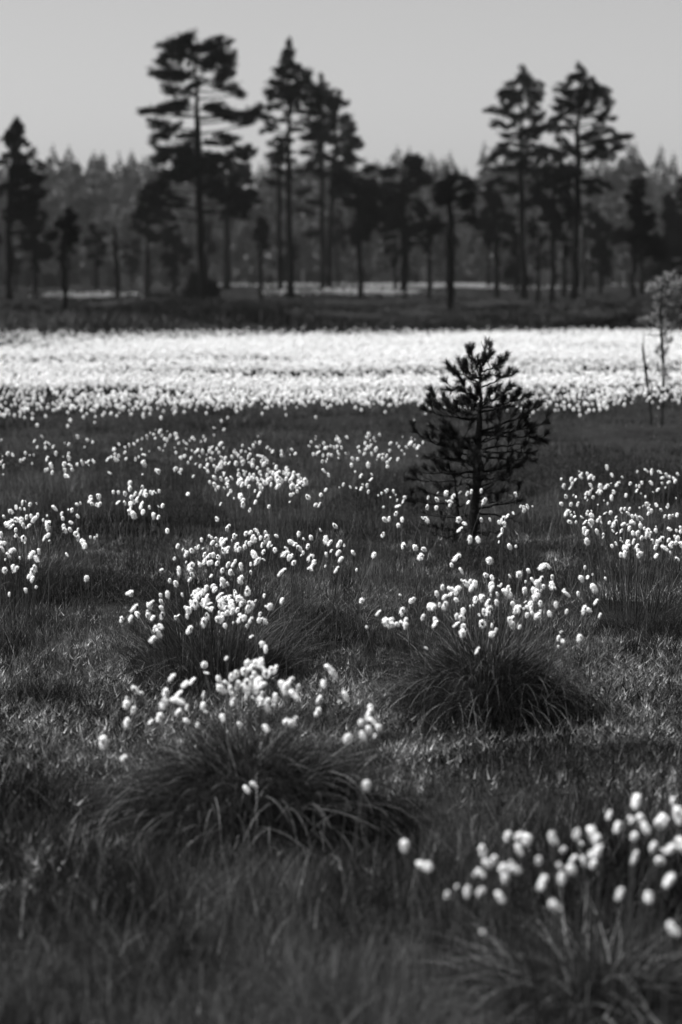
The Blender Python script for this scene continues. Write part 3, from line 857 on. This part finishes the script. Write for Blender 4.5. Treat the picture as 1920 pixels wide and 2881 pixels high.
c_right = [(168,345),(188,445),(240,380),(255,375),(315,482),(390,500),(405,520),(80,510),(110,515),(150,530),(175,525),(205,535),(212,503),(45,457),(365,415),(385,425),(400,335),(438,295),(418,405),(458,405),(440,425),(460,355),(480,310),(500,310),(520,330),(535,310),(500,340),(520,375),(495,155),(545,190),(540,110),(557,250),(575,270),(615,262),(635,270),(650,270),(625,295),(640,300),(720,130),(735,125),(708,220),(748,235),(745,280),(755,300),(790,290),(810,280),(855,225),(850,300),(868,310),(785,335),(820,330),(868,340),(920,215),(975,190),(962,260),(995,250),(1040,270),(1058,170),(1090,160),(1075,170),(1130,230),(1068,240),(1125,280),(1145,300),(955,315),(1010,315),(1035,325),(1060,318),(1205,315),(1205,335),(1075,290),(675,360),(695,360),(650,370),(740,345),(735,385),(780,390),(610,415),(630,410),(880,400),(905,430),(930,430),(965,390),(970,425),(995,400),(1010,355),(1040,345),(1055,395),(1020,365),(1000,430),(1005,460),(1055,445),(1045,475),(970,470),(950,430),(1025,480),(715,420),(740,440),(725,460),(665,470),(700,450),(570,445),(525,475),(545,480),(555,490),(540,530),(570,540),(565,580),(690,525),(750,535),(775,565),(750,590),(860,500),(885,490),(875,530),(925,545),(1110,460),(1152,400),(1225,445),(1170,615),(1195,635),(1168,670),(670,690),(1335,435),(1355,440),(1415,385),(1435,470),(1295,335),(1385,300),(1355,230),(1385,215),(1335,170),(1465,240),(1312,240),(1305,612)]
c_rback = [(300,288),(480,210),(510,235),(492,265),(568,235),(408,288),(450,300),(412,335),(403,380),(328,358),(325,390),(610,265),(640,280),(595,350),(622,395),(600,430),(568,440),(425,458),(453,477),(342,472),(298,550),(400,555),(480,547),(553,485),(577,510),(633,480),(703,365),(695,415),(680,430),(715,430),(785,372),(823,335),(823,245),(768,160),(935,270),(905,340),(845,425),(828,482),(745,515),(787,545),(682,560),(980,458),(1023,335),(1098,212),(1175,202),(1250,210),(1320,220),(1392,245),(1365,280),(1085,360),(1120,362),(1145,325),(1100,410),(1135,440),(1183,472),(1230,330),(1262,425),(1320,400),(1355,335),(1393,378),(1433,325),(1470,285),(1495,310),(1515,240),(1435,265),(1503,490)]
c_rb2 = [(1412,572),(375,640),(400,635),(430,640),(405,670),(443,685),(502,690),(455,740),(380,745),(580,640),(607,670),(612,625),(565,740),(610,740),(615,790),(540,810),(535,850),(575,845),(660,832),(700,700),(690,720),(715,740),(805,745),(770,650),(815,640),(880,690),(875,745),(740,870),(740,905),(835,835),(885,860),(932,832),(960,765),(1000,770),(925,605),(965,600),(1015,600),(985,650),(925,645),(1040,680),(1075,690),(1035,735),(1050,750),(1120,700),(1125,745),(1125,780),(1120,590),(1160,572),(1195,550),(1230,560),(1290,560),(1215,600),(1240,620),(1215,650),(1340,615),(1390,678),(1440,680),(1470,670),(1515,665),(1290,790),(1290,830),(1170,810),(1100,855),(1090,850),(1045,855),(1015,805),(1140,910),(1070,935),(1105,990),(1000,950),(1010,1000),(920,915),(920,945),(865,965),(828,992),(955,1005),(940,1080),(920,1080),(965,1070),(1100,1040),(1125,1080),(1200,890),(1215,840),(1240,860),(1220,900),(1245,940),(1300,950),(1285,1005),(1360,1015),(1300,1095),(1360,920),(1420,815),(1430,930),(1430,990),(1440,1055),(1490,890),(1520,920),(1500,960),(1460,970),(1550,980),(1505,1130),(1505,830),(1545,800),(1550,840),(567,943)]
c_corner = [(358,658),(415,680),(305,700),(487,683),(570,705),(490,465),(515,535),(455,590),(495,595),(475,580),(557,510),(605,555),(645,530),(648,570),(615,610),(680,455),(700,390),(730,400),(635,385),(865,385),(870,410),(930,460),(797,515),(830,630),(905,545),(965,565),(922,605),(997,370),(1018,422),(1065,370),(1110,400),(1135,440),(1120,465),(1025,515),(990,510),(1095,535),(1085,480),(1178,270),(1228,330),(1283,285),(1340,285),(1310,300),(1330,190),(1362,340),(1312,388),(1330,490),(1420,440),(1460,465),(1460,300),(1495,300),(1440,320),(1530,280),(1545,255),(1525,190),(1520,455),(1550,430),(1500,620),(1245,690),(1385,710),(868,730),(872,765),(1445,520),(1565,450)]
c_ledge = [(28,855),(92,815),(145,770),(178,785),(195,730),(228,722),(268,748),(320,742),(215,790),(55,925),(105,912),(118,885),(145,885),(190,885),(188,905),(200,930),(120,942),(140,972),(235,860),(300,870),(275,850),(335,845),(232,955),(265,935),(140,1025),(10,1015),(12,1095),(40,1090),(8,1140),(122,1160),(335,1158),(60,1195),(48,1235),(172,1220),(295,1190),(310,1230),(120,1300),(152,1322),(42,1330),(300,1308),(290,1340),(257,1385),(290,1405),(225,1505),(320,1478),(85,1540),(205,1050),(222,1088)]
c_lmid = [(383,885),(405,910),(436,918),(422,950),(425,1020),(408,1040),(438,1070),(465,780),(418,845),(550,830),(640,795),(605,795),(552,870),(562,940),(562,975),(615,970),(620,908),(680,850),(693,968),(672,1008),(683,1040),(800,1038),(855,1025),(833,1045),(725,1080),(747,1110),(582,1190),(678,748),(712,738),(805,685),(808,715),(808,745),(860,680),(880,672),(852,748),(885,748)]
c_c8 = [(1002,640),(1045,640),(1103,655),(1150,560),(1148,605),(1160,685),(1200,655),(1222,695),(1210,715),(1185,725),(1155,742),(1253,597),(1260,640),(1290,635),(1292,665),(1330,640),(1375,648),(1403,630),(1360,645),(1055,733),(1095,735),(1160,780),(1145,815),(1172,840),(1395,768),(1437,758),(1315,775),(1265,750),(1350,845),(1405,860),(1265,815)]
c_upl = [(15,180),(365,152),(315,188),(335,242),(400,248),(410,205),(425,215),(480,235),(573,207),(613,218),(680,148),(770,180),(820,200),(750,242),(228,295),(268,315),(300,312),(72,300),(110,312),(23,322),(22,360),(180,360),(216,350),(285,388),(427,343),(440,403),(495,297),(555,330),(610,297),(600,335),(608,360),(570,392),(608,405),(637,443),(565,445),(425,440),(400,445),(460,465),(578,495),(595,500),(715,378),(683,395),(755,380),(790,370),(820,360),(830,375),(780,400),(40,408),(5,385),(30,485)]
c_wav1 = [(1052,218),(1105,245),(1135,225),(1182,218),(1215,187),(1257,170),(1290,150),(1250,262),(1105,290),(1010,262),(1015,305),(1045,322),(985,330),(965,350),(1005,345),(1035,357),(1115,345),(1195,350),(1225,330),(1263,318),(1270,375),(1270,395),(1260,487),(1320,280),(962,475)]
c_wav2 = [(120,90),(165,100),(225,105),(72,118),(103,132),(178,140),(250,142),(120,165),(200,170),(225,180),(295,130),(310,145),(315,165),(205,228),(187,275),(145,255),(290,250),(300,292),(325,210),(365,190),(385,215),(450,160),(460,175),(420,185),(545,150),(565,180),(522,195),(630,77),(727,87),(635,140),(702,215),(720,250),(390,260),(375,322),(330,340),(345,335),(437,340),(408,380),(440,275),(470,290),(495,270),(503,325),(530,278),(570,310),(592,250),(625,245),(595,275),(620,295),(660,260),(680,292),(570,352),(600,350),(640,350),(480,390),(515,410),(550,435),(585,440),(580,460),(580,400),(635,415),(665,432),(690,405),(702,375),(740,340),(735,385),(775,385),(790,328),(698,335),(645,465),(627,510),(715,475),(735,480),(693,522),(745,525),(780,515),(765,555),(763,580),(640,575),(672,597),(645,620),(722,605),(780,632),(770,660),(595,550),(818,275),(815,300),(850,320),(880,280),(875,340),(880,375),(830,385),(915,285),(945,262),(950,320),(935,345),(900,365),(945,385),(975,405),(985,362),(1022,327),(1065,330),(1085,345),(1060,365),(1100,370),(1077,392),(887,230),(1025,147),(1000,200),(1040,202),(978,230),(1110,245),(1130,262),(1155,280),(1230,277),(1230,317),(1320,265),(1355,300),(1305,310),(1162,388),(1185,420),(300,435),(345,445),(325,472),(125,445),(145,457),(457,500),(890,400)]
c_dense = [(1018,425),(853,445),(855,485),(890,460),(920,460),(905,485),(870,510),(850,530),(870,540),(850,560),(890,570),(935,520),(925,545),(950,490),(985,490),(1000,510),(1010,525),(965,520),(1040,465),(1050,490),(1030,545),(1055,540),(1080,555),(1100,560),(1020,570),(1035,590),(948,590),(1067,605),(1000,630),(1040,645),(1045,660),(1140,570),(1110,450),(1140,460),(1160,475),(1105,490),(1135,522),(1110,530),(1208,475),(1195,510),(1215,520),(1200,545),(1235,540),(1212,585),(1275,430),(1290,450),(1250,470),(1275,480),(1300,480),(1270,520),(1300,540),(1320,560),(1325,590),(1340,475),(1360,490),(1385,495),(1330,510),(1400,525),(1380,545),(1410,560),(1440,545),(1445,565),(1420,580),(1365,590),(1390,605),(1370,632),(1335,662),(1310,665),(1460,687),(810,695),(897,710),(888,750),(1002,727),(1120,768),(1308,727),(700,745),(868,675)]
c_mid1 = [(120,150),(118,175),(80,200),(57,235),(310,150),(300,175),(320,175),(390,157),(195,210),(340,195),(130,245),(155,230),(205,250),(225,250),(255,235),(280,245),(310,240),(345,245),(100,305),(125,315),(155,292),(185,315),(235,310),(260,315),(315,280),(325,305),(228,345),(185,368),(320,340),(215,370),(180,450),(227,487)]
c_mid2 = [(590,130),(567,160),(685,135),(602,185),(630,165),(648,192),(557,210),(615,230),(578,240),(580,265),(655,260),(503,243),(507,282),(552,302),(612,302),(443,345),(488,348),(435,402),(385,298),(583,398),(685,318),(720,310),(750,318),(662,355),(712,345),(787,350),(775,275),(788,210),(838,210),(858,238),(915,248),(880,275),(890,152),(970,160),(995,178),(963,207),(995,233),(1070,203),(1035,243),(1015,320),(905,305),(852,348),(755,380),(755,415)]
c_mid3 = [(470,460),(530,497),(612,483),(620,530),(370,572),(423,595),(330,600),(478,607),(535,577),(575,578),(528,608),(587,635),(672,668),(702,652),(732,627),(752,627),(780,687),(803,632),(828,665),(840,712),(907,687),(900,720),(720,772),(857,773),(827,828),(883,885),(850,932),(765,872),(728,882)]
c_bpine = [(460,1240),(515,1270),(500,1285),(440,1320),(380,1305),(530,1340),(510,1330),(440,1380),(620,1270),(665,1225),(670,1275),(700,1260),(770,1255),(795,1330),(680,1340),(570,1300),(540,1360),(370,1375),(330,1455),(355,1465),(605,1465),(640,1500),(625,1540),(765,1465),(830,1465),(400,1000),(455,1270)]
c_bpine2 = [(935,1465),(900,1485),(930,1500),(925,1545),(920,1580),(1060,1370),(1080,1375),(1110,1370),(1145,1370),(1085,1400),(975,1295),(1015,1280),(1000,1420),(970,1440)]
c_pfoot = [(685,1610),(740,1610),(900,1630),(975,1665),(1025,1665)]

clump('cotton_grass_tussock', 'big blurred arching tussock in the foreground with white cotton heads', zc(c_front, *ZA), tuss='front', dc=6.6, k=0.5,
      blades=tussock_blades(0.42, 0.20, 3800, 0.28, 2.2, 0.0030, 0.018, 0.12, 0.6))
clump('cotton_grass_tussock', 'sharp spiky tussock below the small pine crowned with white heads', zc(c_right, *ZD), tuss='right', dc=8.4, k=0.75,
      blades=tussock_blades(0.34, 0.19, 3900, 0.31, 1.8, 0.0021, 0.016, 0.14, 0.5))
clump('cotton_grass_tussock', 'tussock left of centre with a dense cluster of drooping white heads', zc(c_left, *ZB), tuss='left', dc=8.85, k=0.7,
      blades=tussock_blades(0.38, 0.08, 2500, 0.32, 1.3, 0.0020, 0.02, 0.12))
clump('cotton_grass_tussock', 'loose clump behind the dense left tussock, heads spread over tall thin stems', zc(c_upper, *ZB), tuss='upper', dc=10.2, k=0.85,
      blades=tussock_blades(0.50, 0.05, 1700, 0.26, 0.9, 0.0024, 0.025, 0.08))
clump('cotton_grass_clump', 'small clump with thin stems just left of the dead grass mound at centre', zc(c_upper2, *ZC), k=1)
clump('cotton_grass_tussock', 'lowest tussock in the bottom right corner under a row of blurred white heads', zc(c_corner, *ZF), tuss='corner', k=1, size=0.9,
      blades=tussock_blades(0.34, 0.06, 1700, 0.26, 1.9, 0.0032, 0.025, 0.14, 0.6))
clump('cotton_grass_tussock', 'many headed tussock at the right edge with long upright stems', zc(c_rb2, *ZE), tuss='rightback', k=1,
      blades=tussock_blades(0.5, 0.04, 900, 0.20, 1.3, 0.0022, 0.025, 0.14))
clump('cotton_grass_clump', 'scattered round heads behind the right edge tussock against dark heather', zc(c_rback, *ZE), k=1)
clump('cotton_grass_tussock', 'tussock at the left edge with heads climbing to the right', zc(c_ledge, *ZG), tuss='leftedge', k=1,
      blades=tussock_blades(0.42, 0.08, 1400, 0.24, 1.2, 0.0024, 0.025, 0.10))
clump('cotton_grass_clump', 'sparse clump right of the left edge tussock', zc(c_lmid, *ZG), k=1)
clump('cotton_grass_clump', 'compact little clump of oval heads left of the dense white ridge', zc(c_c8, *ZG), k=1)
clump('cotton_grass_clump', 'scattered small blurred heads at upper left below the white field', zc(c_upl, *ZG), k=1)
clump('cotton_grass_clump', 'left end of the winding white trail, few scattered heads', zc(c_wav1, *ZG), k=1)
clump('cotton_grass_clump', 'winding trail of blurred white heads left of centre', zc(c_wav2, *ZH), k=1)
clump('cotton_grass_clump', 'densest white ridge of heads at the right end of the winding trail', zc(c_dense, *ZH), k=1, size=1.08)
clump('cotton_grass_clump', 'round clump of blurred heads between the winding trail and the pine', zc(c_mid1, *ZI), k=1)
clump('cotton_grass_clump', 'scattered blurred heads left of the small pine crown', zc(c_mid2, *ZI), k=1)
clump('cotton_grass_clump', 'short row of small heads left of the small pine lower branches', zc(c_mid3, *ZI), k=1)
clump('cotton_grass_clump', 'heads seen through the lower branches of the small pine', zc(c_bpine, *ZJ), k=1)
clump('cotton_grass_clump', 'heads at the lower right of the small pine', zc(c_bpine2, *ZJ), k=1)
clump('cotton_grass_clump', 'few nodding heads at the foot of the small pine', zc(c_pfoot, *ZJ), k=1)
clump('cotton_grass_clump', 'small blurred group of heads between the two big tussocks', zc(c_small, *ZA), k=1)
# single plants
singles = zc([(72,433),(155,545),(198,550),(490,908),(1497,880)], *ZF) + zc([(198,35),(262,45),(318,55),(10,92),(302,102),(330,680)], *ZD) + zc([(1362,710),(850,20),(868,40)], *ZA) \
    + zc([(407,657),(660,880),(950,798)], *ZH) + zc([(712,1015),(215,617),(168,663),(48,685),(127,750),(165,747)], *ZI) + zc([(972,465),(1410,470),(1435,615),(1550,580),(1575,600)], *ZC) + zc([(765,1400),(1155,1530),(1480,980)], *ZG) \
    + zc([(185,1465),(160,1508),(145,1425),(200,1650),(280,1670),(345,1685)], *ZJ) + zc([(300,288)], 1500, 1700, 0.27)
for hpx in singles:
    clump('cotton_grass_plant', 'single white cotton head standing apart on its own thin stem', [hpx], group='single cotton grass plants scattered over the bog')


# ------------------------------------------------------------------ heather mounds
def heather_bush(px, d, rx, ry, hz, n, label, tone=0.03):
    X = (px - W / 2) / FPX * d / CT; gz = float(ground_z(X, d))
    root = thing('heather_bush', (X, d, gz), label, 'heather')
    g = Geo()
    for i in range(max(10, n // 70)):
        a = R.uniform(0, 6.3); q_ = math.sqrt(R.random())
        e = np.array([cos(a) * q_ * rx, sin(a) * q_ * ry, hz * (1.02 - 0.85 * q_ ** 2)])
        tube(g, [(e[0] * 0.5, e[1] * 0.5, -0.03), e * [0.8, 0.8, 0.5], e], [0.003, 0.002, 0.001], 4, 0.02)
    link('twigs', g.mesh('twigs'), M_BARK, root)
    a = R.uniform(0, 6.3, n); q_ = np.sqrt(R.random(n))
    P = np.stack([np.cos(a) * q_ * rx, np.sin(a) * q_ * ry, hz * (1 - 0.9 * q_ ** 2.2) * R.uniform(0.25, 1, n) ** 0.6], 1)
    C = blade_lines(P, R.uniform(0.015, 0.05, n), R.uniform(0, 6.3, n), R.uniform(0, 1.2, n), np.zeros(n), 3)
    v, t, s = ribbons(C, R.uniform(0.003, 0.006, n), sides_for(n), tone * R.uniform(0.3, 2.0, n))
    link('leaves', mesh_np('leaves', v, t, s), M_MOSS, root)['kind'] = 'stuff'


heather_bush(900, 9.4, 0.26, 0.35, 0.17, 9000, 'dark heather hummock between the two sharp tussocks at centre')
heather_bush(1370, 12.0, 0.32, 0.4, 0.13, 7000, 'dark heather hummock around the foot of the small pine')
heather_bush(1700, 16.5, 0.75, 1.2, 0.25, 9000, 'low dark heather bank behind the right edge cotton heads')
heather_bush(1080, 14.9, 0.35, 0.6, 0.2, 5000, 'dark heather patch left of the small pine lower branches')
heather_bush(250, 10.9, 0.4, 0.3, 0.12, 6000, 'dark heather hollow by the left edge tussock')
heather_bush(780, 11.9, 0.24, 0.35, 0.14, 4000, 'dark bush behind the tall thin stemmed clump')
heather_bush(480, 14.2, 0.35, 0.4, 0.15, 4000, 'dark hummock below the left end of the winding white trail')
heather_bush(150, 18.0, 0.9, 0.7, 0.14, 6000, 'dark heather strip at the left below the white field')

# dead straw mound at centre
X = (1000 - W / 2) / FPX * 9.6
gz = float(ground_z(X, 9.6))
root = thing('dead_grass_tuft', (X, 9.6, gz), 'dry pale grass tuft bent over the dark heather hummock at centre', 'grass tuft')
link('leaf_blades', tussock_blades(0.12, 0.16, 200, 0.30, 1.4, 0.0016, 0.05, 0.4, 0.6), M_GRASS, root)['kind'] = 'stuff'


# ------------------------------------------------------------------ the small pine
def needles_on(g, pts, n, L, wid, tone):
    """bottle brush of needles along a twig"""
    pts = np.asarray(pts)
    t = R.random(n) ** 0.8
    ii = t * (len(pts) - 1); i0 = np.clip(ii.astype(int), 0, len(pts) - 2); f = (ii - i0)[:, None]
    c = pts[i0] * (1 - f) + pts[i0 + 1] * f
    ax = pts[i0 + 1] - pts[i0]; ax /= np.linalg.norm(ax, axis=1)[:, None] + 1e-9
    rn = R.normal(0, 1, (n, 3)); rn -= (rn * ax).sum(1)[:, None] * ax
    rn /= np.linalg.norm(rn, axis=1)[:, None] + 1e-9
    k_ = R.uniform(0.4, 1.1, n)[:, None]
    d = ax * 1.0 + rn * k_; d /= np.linalg.norm(d, axis=1)[:, None]
    s = np.cross(d, R.normal(0, 1, (n, 3))); s /= np.linalg.norm(s, axis=1)[:, None] + 1e-9
    Ln = (L * R.uniform(0.6, 1.1, n))[:, None]
    v = np.stack([c - s * wid / 2, c + s * wid / 2, c + d * Ln + s * wid * 0.25, c + d * Ln - s * wid * 0.25], 1).reshape(-1, 3)
    q_ = (np.arange(n) * 4)[:, None]
    T = np.concatenate([q_ + [0, 1, 2], q_ + [0, 2, 3]])
    g.add(v, T, np.repeat(tone * R.uniform(0.5, 1.6, n), 4))


def bez(a, b, c, n=9):
    t = np.linspace(0, 1, n)[:, None]
    return (1 - t) ** 2 * a + 2 * t * (1 - t) * b + t ** 2 * c


def young_pine(base, zt, trunk, branches, label, extra=0, needle_L=0.034, tone=0.018, nn=180, tuft=0.08, name='pine_sapling', sparse=1.0):
    o_ = (zt[0], zt[1]); s_ = zt[2]
    bp = (o_[0] + base[0] * s_, o_[1] + base[1] * s_)
    d = gdist(bp[1]); B = at(bp[0], bp[1], d)
    gz = float(ground_z(B[0], B[1])); B[2] = gz
    k = d / FPX * s_
    root = thing(name, B, label, 'tree')
    P = lambda x, y_: at(o_[0] + x * s_, o_[1] + y_ * s_, d) - B
    tp = np.array([P(x, y_) for x, y_, w in trunk]); tp[0, 2] = min(tp[0, 2], -0.04)
    rr0 = np.array([0.55 * w * k for x, y_, w in trunk])
    zz = np.linspace(tp[0, 2], tp[-1, 2], 34)
    fine = np.stack([np.interp(zz, tp[:, 2], tp[:, 0]), np.zeros(34), zz], 1)
    fine[1:, :2] += R.normal(0, 0.0025, (33, 2))
    rr = np.interp(zz, tp[:, 2], rr0) * R.uniform(0.9, 1.12, 34)
    g = Geo(); tube(g, fine, rr, 9, 0.022)
    tr_ = link('trunk', g.mesh('trunk', True), M_BARK, root)
    g = Geo(); needles_on(g, fine[-4:], int(nn * 1.4), needle_L, 0.0021, tone)
    link('needles', g.mesh('needles'), M_NEEDLE, tr_)
    todo = []
    for b in branches:
        st, ct, en, mode = b
        s0 = P(*st); s0[1] = 0
        e = P(*en); L = abs(e[0] - s0[0])
        e[1] = R.normal(0, 0.45) * (0.35 * L + 0.04)
        c = P(*ct) if ct else (s0 + e) / 2 + np.array([0, 0, -0.15 * L])
        c[1] = e[1] * R.uniform(0.4, 0.8)
        todo.append((s0, c, e, mode))
    zmin, zmax = fine[0, 2], fine[-1, 2]
    for i in range(extra):
        f = R.uniform(0.3, 0.93); z0 = zmin + f * (zmax - zmin)
        rad = 0.26 * (1 - f) ** 0.7 * R.uniform(0.5, 1.1) + 0.03
        a = R.choice([pi / 2, -pi / 2]) + R.normal(0, 0.5)
        s0 = np.array([np.interp(z0, fine[:, 2], fine[:, 0]), 0, z0])
        e = s0 + np.array([cos(a) * rad, sin(a) * rad, rad * R.uniform(0.1, 0.6)])
        c = (s0 + e) / 2 + np.array([0, 0, -0.12 * rad])
        todo.append((s0, c, e, 1))
    for s0, c, e, mode in todo:
        L = np.linalg.norm(e - s0)
        cur = bez(s0, c, e); cur[1:-1] += R.normal(0, 0.004, (7, 3))
        gb = Geo(); r0 = 0.003 + 0.014 * min(L, 0.5)
        tube(gb, cur, np.linspace(r0, 0.002, 9), 5, 0.018)
        gn = Geo()
        axd = (e - s0) / L
        if mode:
            m = int(np.clip(tuft / L * 8, 1, 6))
            needles_on(gn, cur[-1 - m:], nn, needle_L, 0.0021, tone)
        nt_ = int((1.8 + L * 19) * (1 if mode else 0.8))
        for j in range(nt_):
            f = R.uniform(0.3, 0.95); p0 = cur[int(f * 8)]
            sd = np.array([R.normal(0, 0.6), R.normal(0, 0.9), R.uniform(-0.1, 0.9)]) + axd * 0.7
            sd /= np.linalg.norm(sd)
            tl = R.uniform(0.05, 0.11) * (1.2 - 0.4 * f)
            tw = np.array([p0, p0 + sd * tl * 0.55 + R.normal(0, 0.004, 3), p0 + sd * tl + np.array([0, 0, tl * 0.25])])
            tube(gb, tw, [0.0024, 0.0018, 0.0012], 4, 0.018)
            if mode and R.random() < (0.45 + 0.5 * np.clip((p0[2] - 0.35) / 0.4, 0, 1)) * sparse:
                tw2 = np.array([tw[1], (tw[1] + tw[2]) / 2, tw[2]])
                needles_on(gn, tw2, int(nn * 0.75), needle_L, 0.0021, tone)
        bo = link('branch', gb.mesh('branch'), M_BARK, root)
        if gn.n:
            link('needles', gn.mesh('needles'), M_NEEDLE, bo)
    return root


br_main = [((775,330),None,(835,190),1),((770,345),(870,325),(912,240),1),((765,320),(720,300),(672,205),1),((765,335),None,(745,240),1),((765,385),(665,385),(640,280),1),((760,392),(640,388),(525,318),1),((765,365),None,(830,370),1),((770,460),(860,425),(968,368),1),((760,425),(700,385),(600,420),1),((750,545),(650,480),(512,462),1),
           ((770,600),(890,535),(1022,443),1),((770,612),(1000,585),(1106,520),1),((765,645),(880,622),(1000,600),1),((745,600),None,(622,570),1),((760,600),None,(830,530),1),((745,690),(520,695),(400,545),1),((745,690),(500,690),(345,620),1),((745,690),(525,690),(522,570),1),((750,655),None,(640,640),1),((770,700),None,(842,690),1),
           ((770,782),(1060,700),(1180,578),1),((770,792),(1080,785),(1245,712),1),((770,805),(1000,810),(1238,850),1),((735,830),(500,840),(388,732),1),((735,870),None,(540,780),1),((725,900),(400,920),(278,775),1),((730,905),None,(330,830),1),((780,922),(960,890),(1205,878),1),((780,932),(960,945),(1155,940),1),((740,922),None,(640,888),1),
           ((740,962),None,(480,860),1),((735,1002),(560,970),(345,958),1),((735,1012),None,(480,960),1),((780,960),(1000,1010),(1175,1008),1),((770,1062),None,(1062,1028),1),((735,1082),(450,1110),(258,1072),1),((780,1082),None,(990,1000),1),((735,1132),None,(540,1080),1),((770,1142),(900,1095),(995,1140),1),((760,1202),(830,1268),(955,1205),1),
           ((750,1352),(900,1325),(1065,1285),1),((745,1382),(900,1390),(1085,1468),0),((740,1522),None,(905,1510),0),((745,1532),None,(850,1550),0),((725,1392),(480,1440),(330,1380),0),((730,1300),None,(880,1290),0),((760,1250),(850,1200),(930,1090),0),((770,640),(850,620),(960,620),0),((775,860),(880,850),(1000,760),0),((740,1450),None,(630,1380),0)]
ZP = (1060, 914, 0.3827)
young_pine((703,1690), ZP, [(700,1715,66),(705,1600,58),(715,1400,54),(732,1250,56),(740,1100,54),(745,950,52),(752,800,46),(757,680,36),(760,560,24),(763,440,17),(767,330,13),(785,270,9),(796,225,5)], br_main,
           'small bushy pine in sharp focus on the open bog', extra=12)
br_sec = [((590,1150),(420,1165),(215,1138),1),((590,1240),None,(310,1210),1),((595,1310),(400,1330),(238,1280),1),((590,1400),None,(430,1390),0),((590,1500),(420,1510),(288,1440),0),((575,1560),None,(355,1508),0),((590,1610),None,(425,1625),0),((590,1180),None,(690,1130),0),((575,1110),None,(470,1040),1),((592,1340),(660,1350),(690,1260),0),((590,1470),(650,1430),(700,1400),0),((580,1250),None,(450,1180),1),((585,1280),None,(300,1300),1),((575,1580),None,(500,1640),0)]
young_pine((578,1655), ZP, [(575,1690,44),(578,1600,38),(592,1450,30),(594,1330,26),(585,1220,18),(575,1140,10),(568,1085,5)], br_sec,
           'thin half bare pine stem leaning close left of the small bushy pine', extra=4, sparse=0.6)
# two thin pines at the right edge
Z8 = (1700, 720, 0.2209)
br_r = [((735,520),None,(600,380),1),((740,460),None,(690,340),1),((745,420),None,(830,440),1),((755,330),None,(850,280),1),((735,540),(850,540),(930,460),1),((720,640),None,(650,600),1),((725,600),None,(800,520),1),((720,680),None,(860,640),1),((720,935),(560,900),(430,800),1),((720,930),None,(560,800),1),((730,620),(880,650),(965,590),1),((750,380),(900,420),(985,360),1),((720,800),None,(820,760),1),((730,1000),(780,990),(820,940),1),((735,1010),(850,990),(940,890),1),((735,1030),(600,1000),(520,1010),0),((725,760),(850,840),(950,800),1),((745,440),None,(560,440),1)]
young_pine((732,2185), Z8, [(730,2200,34),(742,2000,30),(758,1750,30),(757,1500,32),(745,1250,34),(735,1050,34),(716,900,30),(714,700,26),(728,520,20),(748,330,12),(775,225,6)], br_r,
           'tall thin pine at the right edge with tufted crown toned pale as if lit', extra=8, needle_L=0.04, tone=0.22, nn=110, tuft=0.1, name='thin_pine')  # light on this crown is put into the pale needle tone
young_pine((600,2175), Z8, [(600,2195,34),(592,1950,30),(565,1750,32),(545,1600,34),(525,1430,30),(508,1280,30),(497,1190,30),(498,1110,10),(512,1010,5)], [((527,1412),(400,1420),(345,1365),0),((520,1440),None,(455,1460),0),((515,1290),None,(600,1270),0)],
           'dead bare pole with one short twig left of the thin right edge pine', extra=0, nn=1, name='dead_sapling')

# ------------------------------------------------------------------ haze: one closed box of thin pale air
hv = np.array([(a, b, c) for a in (-830, 830) for b in (-95, 830) for c in (-1.6, 24)], float)
hf = [(0, 1, 3), (0, 3, 2), (4, 6, 7), (4, 7, 5), (0, 4, 5), (0, 5, 1), (2, 3, 7), (2, 7, 6), (0, 2, 6), (0, 6, 4), (1, 5, 7), (1, 7, 3)]
me = mesh_np('haze', hv, hf)
mh = bpy.data.materials.new('haze'); mh.use_nodes = True
n = mh.node_tree; n.nodes.clear()
pv = n.nodes.new('ShaderNodeVolumePrincipled')
pv.inputs['Color'].default_value = (0.9, 0.9, 0.9, 1)
pv.inputs['Density'].default_value = 0.00009
ou = n.nodes.new('ShaderNodeOutputMaterial')
n.links.new(pv.outputs[0], ou.inputs['Volume'])
hz_ = link('haze', me, mh)
tag(hz_, kind='stuff')
